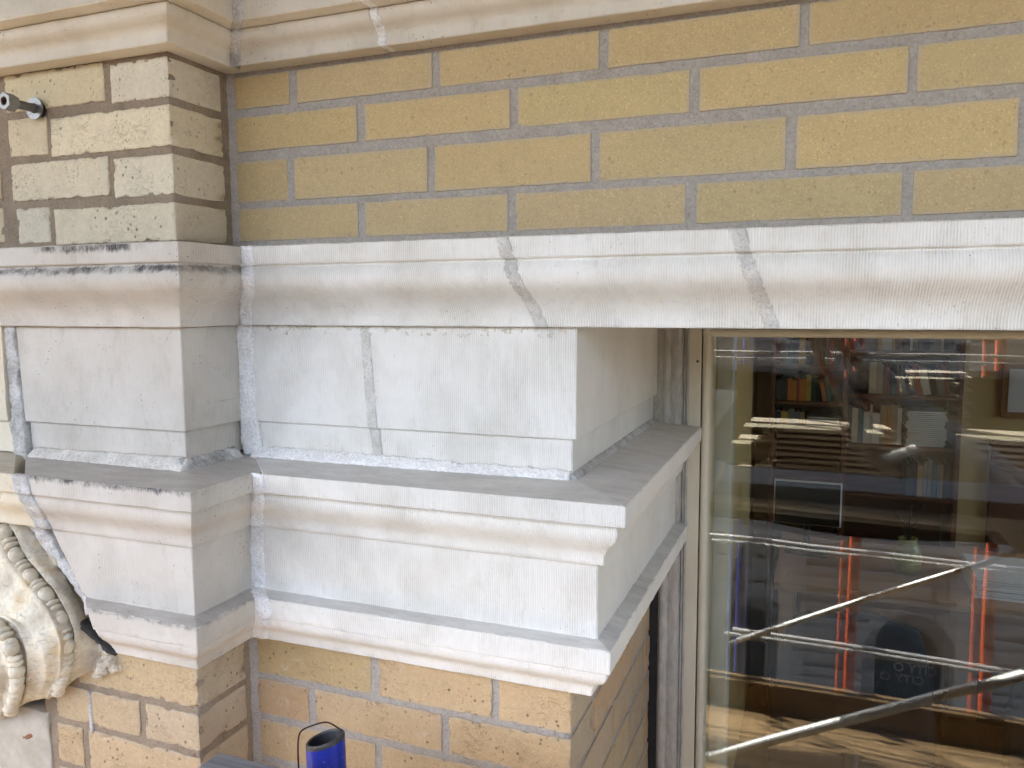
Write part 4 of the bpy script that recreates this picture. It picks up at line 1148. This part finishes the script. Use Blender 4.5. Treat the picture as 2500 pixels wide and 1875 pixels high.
# desk with monitor, chairs and small things
desk = empty('desk', 'long wooden desk in front of the bookcase', 'desk')
rbox('desk_top', (0.62, 2.30), (1.95, 2.60), (-1.010, -0.980), MAT['wood_desk'], desk, 0.003, 0.2, 0)
for (x, y) in ((0.66, 2.0), (2.26, 2.0), (0.66, 2.55), (2.26, 2.55)): rbox('leg', (x-0.025, x+0.025), (y-0.025, y+0.025), (RZ0, -1.0105), MAT['wood_desk'], desk, 0.003, 0.3, 0)
rbox('modesty_panel', (0.70, 2.22), (2.56, 2.575), (-1.45, -1.0105), MAT['wood_desk'], desk, 0.002, 0.3, 0)
mon = empty('monitor', 'black computer monitor with thin pale rim on the desk', 'monitor')
rbox('screen', (0.600, 0.835), (2.30, 2.325), (-0.860, -0.700), MAT['black_plastic'], mon, 0.003, 0.05, 0)
rbox('bezel', (0.594, 0.841), (2.318, 2.332), (-0.866, -0.694), MAT['paper'], mon, 0.003, 0.05, 0)
tube('stand', [(0.717, 2.335, -0.80), (0.717, 2.36, -0.90), (0.717, 2.36, -0.9785)], 0.012, MAT['black_plastic'], mon, 12)
rbox('stand_base', (0.64, 0.80), (2.28, 2.42), (-0.9790, -0.972), MAT['black_plastic'], mon, 0.003, 0.05, 0)
def chair(cx, cy, rz, label):
    c = empty('office_chair', label, 'chair', 'black office chairs in the room')
    c.location = (cx, cy, 0); c.rotation_euler = (0, 0, rz)
    V = []; F = []
    nu, nv = 10, 10
    for side in (0, 1):
        for i in range(nu+1):
            for j in range(nv+1):
                u = i/nu*2-1; v = j/nv
                hw = 0.22*(1-0.25*v**3)*(1 if abs(u) < 0.9 else 1)
                x = u*hw; z = -1.38+0.52*v - 0.05*(u*u)*(v**2)
                y = 0.20+0.05*(1-u*u)-0.06*math.sin(v*3.1)+side*0.05
                V.append((x, y, z))
    m = (nu+1)*(nv+1)
    for s in (0, 1):
        for i in range(nu):
            for j in range(nv):
                a = s*m+i*(nv+1)+j
                F.append((a, a+nv+1, a+nv+2, a+1))
    for i in range(nu):
        for j in (0, nv):
            a = i*(nv+1)+j; F.append((a, a+nv+1, m+a+nv+1, m+a))
    for j in range(nv):
        for i in (0, nu):
            a = i*(nv+1)+j; F.append((a, a+1, m+a+1, m+a))
    fixnormals(mk('backrest', V, F, MAT['black_mesh'], c, True))
    rbox('seat', (-0.23, 0.23), (-0.22, 0.22), (-1.50, -1.43), MAT['black_mesh'], c, 0.03, 0.05, 0)
    tube('gas_post', [(0, 0, -1.50), (0, 0, -1.84)], 0.025, MAT['chrome'], c, 12)
    tube('back_support', [(0, 0.15, -1.50), (0, 0.29, -1.47), (0, 0.29, -1.25)], 0.02, MAT['black_plastic'], c, 10)
    for k in range(5):
        a = k*2*math.pi/5
        tube('base_spoke', [(0.02*math.cos(a), 0.02*math.sin(a), -1.83), (0.28*math.cos(a), 0.28*math.sin(a), -1.88)], 0.016, MAT['black_plastic'], c, 8)
        tube('castor', [(0.28*math.cos(a)-0.012, 0.28*math.sin(a), -1.92), (0.28*math.cos(a)+0.012, 0.28*math.sin(a), -1.92)], 0.028, MAT['black_plastic'], c, 12)
chair(0.86, 1.68, math.pi, 'black office chair nearest the monitor')
chair(1.42, 1.70, math.pi+0.25, 'black office chair right of the one by the monitor')
vase = empty('vase', 'small yellow green vase standing on the desk', 'vase')
def lathe(name, prof, c, mat, parent, seg=20):
    V = [(c[0]+r*math.cos(2*math.pi*k/seg), c[1]+r*math.sin(2*math.pi*k/seg), c[2]+z) for (r, z) in prof for k in range(seg)]
    F = [(a*seg+k, a*seg+(k+1) % seg, (a+1)*seg+(k+1) % seg, (a+1)*seg+k) for a in range(len(prof)-1) for k in range(seg)]
    F.append(tuple(range(seg))[::-1])
    return fixnormals(mk(name, V, F, mat, parent, True))
MAT['olive'] = plain('olive_glaze', (0.22, 0.20, 0.03), (0.30, 0.27, 0.05), 0.3, 0, 20)
lathe('vase_body', [(0.030, 0), (0.045, 0.02), (0.050, 0.06), (0.040, 0.10), (0.028, 0.12), (0.033, 0.13), (0.028, 0.13), (0.024, 0.12), (0.030, 0.09)], (1.06, 2.20, -0.979), MAT['olive'], vase)
for k in range(5):
    a = k*1.3
    tube('twig', smooth_pts([(1.06, 2.20, -0.89), (1.06+0.02*math.cos(a), 2.20+0.02*math.sin(a), -0.80), (1.06+0.05*math.cos(a), 2.20+0.05*math.sin(a), -0.72-0.02*k)], 4), 0.0025, MAT['wire'], vase, 6)
paper_stack(1.25, 1.46, 2.02, 2.30, -0.979, 8, 'stack of white papers lying on the desk')
dr = empty('door', 'dark brown panelled door in the back wall right of the bookcase', 'door')
rbox('door_leaf', (1.47, 1.66), (3.125, 3.158), (-1.94, -0.62), MAT['wood_shelf'], dr, 0.003, 0.3, 0)
tube('door_handle', [(1.50, 3.115, -1.20), (1.56, 3.115, -1.20)], 0.008, MAT['chrome'], dr, 8)
pic = empty('picture', 'small framed picture on the tan back wall right of the bookcase', 'picture')
rbox('picture_frame', (1.50, 1.72), (3.140, 3.158), (-0.52, -0.28), MAT['wood_desk'], pic, 0.003, 0.2, 0)
rbox('picture_sheet', (1.525, 1.695), (3.136, 3.1395), (-0.495, -0.305), MAT['paper'], pic, 0.0005, 0.2, 0)
cab = empty('cabinet', 'orange brown wooden cabinet along the right part of the back wall', 'cabinet')
rbox('carcass', (1.85, 2.90), (2.72, 3.14), (-1.93, -0.95), MAT['wood_desk'], cab, 0.003, 0.3, 0)
for i in range(3):
    d = rbox('drawer', (1.88, 2.87), (2.700, 2.722), (-1.90+i*0.315, -1.60+i*0.315), MAT['wood_desk'], cab, 0.003, 0.3, 0)
    tube('handle', [(2.30, 2.685, -1.75+i*0.315), (2.45, 2.685, -1.75+i*0.315)], 0.008, MAT['chrome'], d, 8)

# ================================================================== SCAFFOLD AROUND AND BEHIND THE CAMERA (seen in the glass)
MAT['galv'] = plain('galvanised_tube', (0.46, 0.47, 0.47), (0.60, 0.61, 0.60), 0.45, 0.5, 60)
MAT['orange_paint'] = plain('orange_scaffold_paint', (0.55, 0.085, 0.025), (0.68, 0.13, 0.04), 0.45, 0, 60)
MAT['blue_paint2'] = plain('blue_scaffold_paint', (0.02, 0.05, 0.35), (0.03, 0.08, 0.45), 0.4, 0, 60)
MAT['tarp'] = plain('dark_tarp', (0.012, 0.013, 0.011), (0.024, 0.025, 0.021), 0.85, 0, 12)
YS = -1.90
def pole(x, y, z0, z1, mat, label, r=0.024):
    return tag(tube('scaffold_pole', [(x, y, z0), (x, y, z1)], r, mat, None, 14), label, 'scaffold pole', 'upright poles of the scaffold')
pole(0.43, YS, -9.0, 3.2, MAT['blue_paint2'], 'blue upright scaffold pole reflected at the left of the glass')
pole(0.92, YS, -9.0, 3.2, MAT['orange_paint'], 'orange upright scaffold pole reflected in the middle of the glass')
pole(1.45, YS, -9.0, 3.2, MAT['orange_paint'], 'orange upright scaffold pole reflected at the right of the glass')
pole(-1.6, YS, -9.0, 3.2, MAT['galv'], 'galvanised upright scaffold pole outside the left of the window')
pole(3.4, YS, -9.0, 3.2, MAT['galv'], 'galvanised upright scaffold pole outside the right of the window')
def bar(name, a, b, r, mat, label, cat='scaffold tube'):
    return tag(tube(name, [Vector(a).lerp(Vector(b), i/24) for i in range(25)], r, mat, None, 12), label, cat, 'horizontal and slanting scaffold tubes')
bar('scaffold_ledger', (-2.2, YS+0.05, -1.09), (4.2, YS+0.05, -1.16), 0.013, MAT['galv'], 'horizontal galvanised tube reflected just below the dark tarp')
bar('scaffold_ledger', (0.40, YS+0.05, -1.56), (4.2, YS+0.05, -1.62), 0.013, MAT['galv'], 'horizontal galvanised tube meeting the slanting brace at the blue pole')
bar('scaffold_brace', (0.43, YS+0.09, -1.59), (3.3, YS+0.09, -0.17), 0.013, MAT['galv'], 'slanting galvanised brace rising right from the blue pole')
bar('scaffold_brace', (-0.10, -1.34, -2.15), (2.60, -1.34, -0.81), 0.020, MAT['galv'], 'thick slanting brace low in the reflection, nearest the glass')
bar('guard_rail', (-2.2, YS+0.06, -0.235), (4.2, YS+0.06, -0.235), 0.007, MAT['galv'], 'thin bright guard rail reflected along the top of the dark tarp')
bar('guard_rail', (-2.2, -1.72, -0.86), (4.2, -1.72, -0.95), 0.030, MAT['galv'], 'thick pale guard rail reflected across the dark tarp')
bar('guard_rail', (-2.2, -1.70, -0.80), (4.2, -1.70, -0.86), 0.030, MAT['galv'], 'upper of the two thick pale rails across the dark tarp')
# pale battens and board offcuts stacked on the scaffold, lit by the sun
MAT['pale_wood'] = wood_mat('fresh_pale_wood', (0.50, 0.44, 0.33), (0.66, 0.60, 0.48), 0, 0.7, 0.5)
for i in range(9):
    x0 = 0.42+0.05*((i*7) % 5); x1 = 2.2-0.12*((i*3) % 7)
    zz_ = -0.745+i*0.026
    tag(rbox('timber_batten', (x0, x1), (-1.72+0.012*((i*5) % 4), -1.60), (zz_, zz_+0.014), MAT['pale_wood'], None, 0.001, 0.5, 0), f'pale timber batten, {ORD[i]} from the bottom of the pile on the scaffold rail', 'batten', 'battens piled on the scaffold rail')
for i in range(14):
    dx = 0.012*math.sin(i*2.3)
    tag(rbox('board_offcut', (1.09+dx, 1.29+dx), (-1.70, -1.58), (-0.510+i*0.0165, -0.510+i*0.0165+0.008), MAT['pale_wood'], None, 0.001, 0.3, 0), f'pale board offcut, {ORD[i]} from the bottom of the short stack above the battens', 'offcut', 'offcuts stacked on the battens')
# dark tarp tied to the guard rail
V = []; F = []
nx_, nz_ = 90, 12
for i in range(nx_+1):
    for j in range(nz_+1):
        x = -2.2+6.4*i/nx_; t = j/nz_
        y = YS+0.075+0.025*math.sin(x*7+1.3*t)+0.015*mnoise.noise(Vector((x*3, t*3, 2)))
        V.append((x, y, -0.30-0.735*t+0.01*math.sin(x*5)))
for i in range(nx_):
    for j in range(nz_):
        a = i*(nz_+1)+j; F.append((a, a+nz_+1, a+nz_+2, a+1))
o = mk('tarpaulin', V, F, MAT['tarp'], None, True)
md = o.modifiers.new('thickness', 'SOLIDIFY'); md.thickness = 0.003
tag(o, 'dark tarpaulin hung along the scaffold guard rail', 'tarpaulin')
# decks
def deck(z, ya, yb, n, where, mat, xa=-4.0):
    w = (yb-ya)/n
    for i in range(n):
        b = tag(rbox('scaffold_plank', (xa+random.uniform(-.1, .1), 5.2+random.uniform(-.1, .1)), (ya+i*w+0.0015, ya+(i+1)*w-0.0015), (z-0.04+random.uniform(-.002, .002), z+random.uniform(-.003, .003)), mat, None, 0.003, 0.5, 0),
            f'{ORD[i]} wooden deck plank from the street side of the {where} scaffold deck', 'plank', f'planks of the {where} deck')
MAT['wood_brown'] = wood_mat('brown_plank_wood', (0.13, 0.082, 0.036), (0.28, 0.19, 0.095), 0, 0.8, 0.6)
deck(-1.925, -1.88, -0.30, 7, 'lower', MAT['wood_brown'])
deck(0.95, -1.82, -0.07, 8, 'upper', MAT['wood_deck'], -4.5)
tag(rbox('toe_board', (-4, 5.2), (YS+0.030, YS+0.055), (-1.93, -1.78), MAT['wood_brown'], None, 0.003, 0.4, 0), 'wooden toe board along the outer edge of the lower scaffold deck', 'toe board')


# ================================================================== STREET AND THE BUILDING OPPOSITE (seen in the glass)
tag(box('ground', (-200, 200), (-200, 100), (-9.4, -9.2), plain('asphalt', (0.04, 0.04, 0.042), (0.06, 0.06, 0.06), 0.9, 0, 3)), kind='structure')
tag(box('pavement', (-60, 60), (-13.9, -11.5), (-9.2, -9.06), plain('pavement_concrete', (0.22, 0.215, 0.20), (0.30, 0.29, 0.27), 0.9, 0, 5)), kind='structure')
tag(box('pavement', (-60, 60), (-3.2, -0.16), (-9.2, -9.06), plain('pavement_concrete_near', (0.22, 0.215, 0.20), (0.30, 0.29, 0.27), 0.9, 0, 5)), kind='structure')
MAT['lime'] = plain('limestone', (0.20, 0.19, 0.175), (0.29, 0.275, 0.25), 0.9, 0, 2, 0.004)
MAT['lime2'] = plain('limestone_band', (0.27, 0.255, 0.235), (0.37, 0.355, 0.325), 0.9, 0, 3, 0.004)
MAT['dark_glass'] = plain('dark_window', (0.015, 0.018, 0.022), (0.03, 0.035, 0.04), 0.15, 0, 2)
opp = empty('opposite_building', 'pale limestone row building across the street, mirrored in the window', 'building')
YF = -14.0
box('wall', (-24, 30), (YF-8, YF), (-9.2, 1.5), MAT['lime'], opp)
zc = -9.0
while zc < -3.6:
    for i in range(9):
        rbox('stone', (-12+i*3.0+0.04, -9+i*3.0-0.04), (YF-0.1, YF+0.12), (zc+0.045, zc+0.455), MAT['lime'], opp, 0.02, 1.5, 0)
    zc += 0.5
box('string_course', (-24, 30), (YF, YF+0.22), (-4.55, -4.30), MAT['lime2'], opp)
box('string_course', (-24, 30), (YF, YF+0.30), (1.2, 1.5), MAT['lime2'], opp)
box('string_course', (-24, 30), (YF, YF+0.14), (-0.75, -0.60), MAT['lime2'], opp)
for i in range(9):
    x = -11.6+i*3.0
    for z in (-3.7, -0.3):
        w = box('window', (x+0.9, x+2.1), (YF-0.05, YF+0.02), (z, z+2.4 if z < -1 else z+1.4), MAT['dark_glass'], opp)
        box('window_sill', (x+0.8, x+2.2), (YF, YF+0.16), (z-0.12, z), MAT['lime2'], w)
        box('window_frame', (x+1.47, x+1.53), (YF+0.02, YF+0.04), (z, z+1.4), MAT['lime2'], w)
    rbox('pilaster', (x-0.25, x+0.25), (YF, YF+0.14), (-9.0, 1.2), MAT['lime2'], opp, 0.02, 2, 0)
def arch(xc, w, zb, zs, mat, name, parent, y=YF+0.06, d=0.06):
    pts = [(xc-w/2, zb), (xc+w/2, zb)]+[(xc+w/2*math.cos(t*math.pi/16), zs+w/2*math.sin(t*math.pi/16)) for t in range(17)]
    n = len(pts)
    V = [(x, y, z) for x, z in pts]+[(x, y-d, z) for x, z in pts]
    F = [tuple(range(n)), tuple(range(n, 2*n))[::-1]]+[(i, n+i, n+(i+1) % n, (i+1) % n) for i in range(n)]
    return fixnormals(mk(name, V, F, mat, parent, False))
for i in range(7):
    xc = -5.6+i*2.7
    s = arch(xc, 1.66, -9.0, -6.35, MAT['lime2'], 'arch_surround', opp, YF+0.10, 0.10)
    arch(xc, 1.25, -9.0, -6.40, MAT['dark_glass'], 'arch_window', s, YF+0.13, 0.05)
fc = bpy.data.curves.new('sign_lettering', 'FONT')
fc.body = 'CITY O'; fc.size = 0.22; fc.extrude = 0.01; fc.align_x = 'CENTER'
fo = bpy.data.objects.new('sign_tmp', fc); COL.objects.link(fo)
bpy.context.view_layer.update()
me = bpy.data.meshes.new_from_object(fo.evaluated_get(bpy.context.evaluated_depsgraph_get()))
COL.objects.unlink(fo)
me.materials.clear(); me.materials.append(MAT['lime2'])
so_ = bpy.data.objects.new('sign_lettering', me); COL.objects.link(so_); so_.parent = opp
so_.rotation_euler = (math.radians(90), 0, math.pi)
so_.location = (2.52, YF+0.15, -6.85)

# ================================================================== THE PHOTOGRAPHER (only seen mirrored in the glass)
MAT['skin'] = plain('skin', (0.42, 0.27, 0.19), (0.48, 0.31, 0.22), 0.6, 0, 30)
MAT['shirt'] = plain('pale_shirt', (0.44, 0.46, 0.45), (0.54, 0.56, 0.55), 0.85, 0, 25, 0.004)
MAT['trousers'] = plain('dark_trousers', (0.02, 0.022, 0.03), (0.035, 0.037, 0.045), 0.9, 0, 25)
MAT['hair'] = plain('dark_hair', (0.015, 0.011, 0.008), (0.03, 0.022, 0.016), 0.7, 0, 120)
MAT['shoe'] = plain('black_shoe', (0.012, 0.012, 0.012), (0.02, 0.02, 0.02), 0.5, 0, 30)
def photographer():
    root = empty('person', 'person in pale shirt leaning in to hold up a phone, mirrored in the glass', 'person')
    J = {}; E_ = []; Rr = {}
    def j(n, p, r, to=None):
        J[n] = Vector(p); Rr[n] = r
        if to: E_.append((to, n))
    j('pelvis', (1.62, -1.36, -1.00), (0.15, 0.12))
    j('waist', (1.52, -1.36, -0.86), (0.14, 0.11), 'pelvis')
    j('chest', (1.36, -1.34, -0.68), (0.165, 0.12), 'waist')
    j('upper', (1.22, -1.32, -0.55), (0.15, 0.105), 'chest')
    j('neck', (1.10, -1.31, -0.45), (0.058, 0.058), 'upper')
    j('jaw', (1.01, -1.28, -0.42), (0.062, 0.066), 'neck')
    j('head', (0.96, -1.27, -0.36), (0.086, 0.082), 'jaw')
    j('crown', (0.94, -1.27, -0.29), (0.074, 0.074), 'head')
    # raised arm with the phone
    j('sh1', (1.16, -1.20, -0.50), (0.070, 0.066), 'upper')
    j('el1', (0.98, -1.08, -0.30), (0.048, 0.046), 'sh1')
    j('wr1', (0.80, -0.975, -0.115), (0.030, 0.026), 'el1')
    j('pa1', (0.775, -0.955, -0.060), (0.036, 0.018), 'wr1')
    # other arm, also up to the phone
    j('sh2', (1.20, -1.46, -0.58), (0.070, 0.066), 'upper')
    j('el2', (0.98, -1.32, -0.62), (0.046, 0.044), 'sh2')
    j('wr2', (0.76, -1.06, -0.19), (0.030, 0.026), 'el2')
    j('pa2', (0.735, -0.985, -0.105), (0.034, 0.018), 'wr2')
    for s, px_, dx in (('1', 'pa1', 1), ('2', 'pa2', -1)):
        b = J[px_]
        for k, (ox, ln) in enumerate(((-0.026, 0.030), (-0.009, 0.036), (0.009, 0.034), (0.026, 0.026))):
            j(f'f{s}{k}a', b+Vector((ox, 0.010, 0.040)), (0.009, 0.009), px_)
            j(f'f{s}{k}b', b+Vector((ox, 0.020, 0.040+ln)), (0.0085, 0.0085), f'f{s}{k}a')
        j(f't{s}a', b+Vector((-0.040*dx, -0.004, 0.018)), (0.011, 0.011), px_)
        j(f't{s}b', b+Vector((-0.046*dx, -0.016, 0.050)), (0.009, 0.009), f't{s}a')
    for s, dx in (('1', 0.09), ('2', -0.09)):
        j('hip'+s, (1.66+0.02, -1.36+dx, -1.06), (0.098, 0.095), 'pelvis')
        j('knee'+s, (1.70, -1.36+dx*1.3-0.03, -1.45), (0.064, 0.066), 'hip'+s)
        j('ankle'+s, (1.76, -1.36+dx*1.4, -1.85), (0.042, 0.045), 'knee'+s)
        j('toe'+s, (1.62, -1.34+dx*1.5, -1.888), (0.040, 0.032), 'ankle'+s)
    names = list(J)
    me = bpy.data.meshes.new('body')
    me.from_pydata([tuple(J[n]) for n in names], [(names.index(a), names.index(b)) for a, b in E_], [])
    o = bpy.data.objects.new('body_cage', me); COL.objects.link(o)
    sk_ = o.modifiers.new('skin', 'SKIN')
    for i, n in enumerate(names):
        d = me.skin_vertices[0].data[i]; d.radius = Rr[n]; d.use_root = (n == 'pelvis')
    sb = o.modifiers.new('sub', 'SUBSURF'); sb.levels = 2; sb.render_levels = 2
    bpy.context.view_layer.update()
    m2 = bpy.data.meshes.new_from_object(o.evaluated_get(bpy.context.evaluated_depsgraph_get()))
    bpy.data.objects.remove(o)
    body = bpy.data.objects.new('body', m2); COL.objects.link(body); body.parent = root
    for m in ('skin', 'shirt', 'trousers', 'shoe'): m2.materials.append(MAT[m])
    def seg(p, a, b):
        a, b = J[a], J[b]; t = max(0, min(1, (p-a).dot(b-a)/max(1e-9, (b-a).length_squared))); return (p-a.lerp(b, t)).length
    for pl in m2.polygons:
        pl.use_smooth = True
        c = pl.center
        best = min(((seg(c, a, b)-0.6*min(Rr[a][0], Rr[b][0]), a, b) for a, b in E_), key=lambda q: q[0])
        b = best[2]
        if b in ('neck', 'jaw', 'head', 'crown', 'pa1', 'pa2') or b[0] in 'ft' and b[1] in '12' : mi = 0
        elif b.startswith('toe'): mi = 3
        elif b[:3] in ('hip', 'kne', 'ank'): mi = 2
        elif b in ('wr1', 'wr2'): mi = 0 if (c-J[b]).length < 0.13 else 1
        else: mi = 1
        pl.material_index = mi
    # hair cap, nose, ears, eyes as children
    def blob(name, c, r, mat, cut=None):
        bm = bmesh.new(); bmesh.ops.create_uvsphere(bm, u_segments=18, v_segments=12, radius=1)
        for v in bm.verts: v.co = Vector((v.co.x*r[0], v.co.y*r[1], v.co.z*r[2]))+Vector(c)
        if cut:
            bmesh.ops.delete(bm, geom=[v for v in bm.verts if cut(v.co)], context='VERTS')
        mm = bpy.data.meshes.new(name); bm.to_mesh(mm); bm.free(); mm.materials.append(mat)
        mm.polygons.foreach_set('use_smooth', [True]*len(mm.polygons))
        ob = bpy.data.objects.new(name, mm); COL.objects.link(ob); ob.parent = root
        return ob
    blob('hair', (0.962, -1.282, -0.315), (0.096, 0.094, 0.100), MAT['hair'], lambda q: q.z < -0.36 and (q.x < 0.985 and q.y > -1.31) or q.z < -0.40)
    blob('nose', (0.880, -1.225, -0.372), (0.020, 0.016, 0.024), MAT['skin'])
    blob('ear', (0.985, -1.195, -0.370), (0.020, 0.010, 0.030), MAT['skin'])
    blob('ear', (0.985, -1.350, -0.370), (0.020, 0.010, 0.030), MAT['skin'])
    blob('eye', (0.893, -1.205, -0.345), (0.010, 0.012, 0.010), MAT['hair'])
    blob('eye', (0.885, -1.265, -0.345), (0.010, 0.012, 0.010), MAT['hair'])
    blob('mouth', (0.912, -1.225, -0.425), (0.012, 0.026, 0.006), MAT['rust'])
    ph = empty('phone', 'dark smartphone held up at eye level by the mirrored person', 'phone')
    rbox('phone_body', (0.700, 0.850), (-0.934, -0.9255), (-0.062, 0.012), MAT['black_plastic'], ph, 0.004, 0.02, 0)
    rbox('phone_lens', (0.738, 0.754), (-0.9254, -0.9235), (-0.008, 0.008), MAT['dark_glass'], ph, 0.001, 0.01, 0)
photographer()
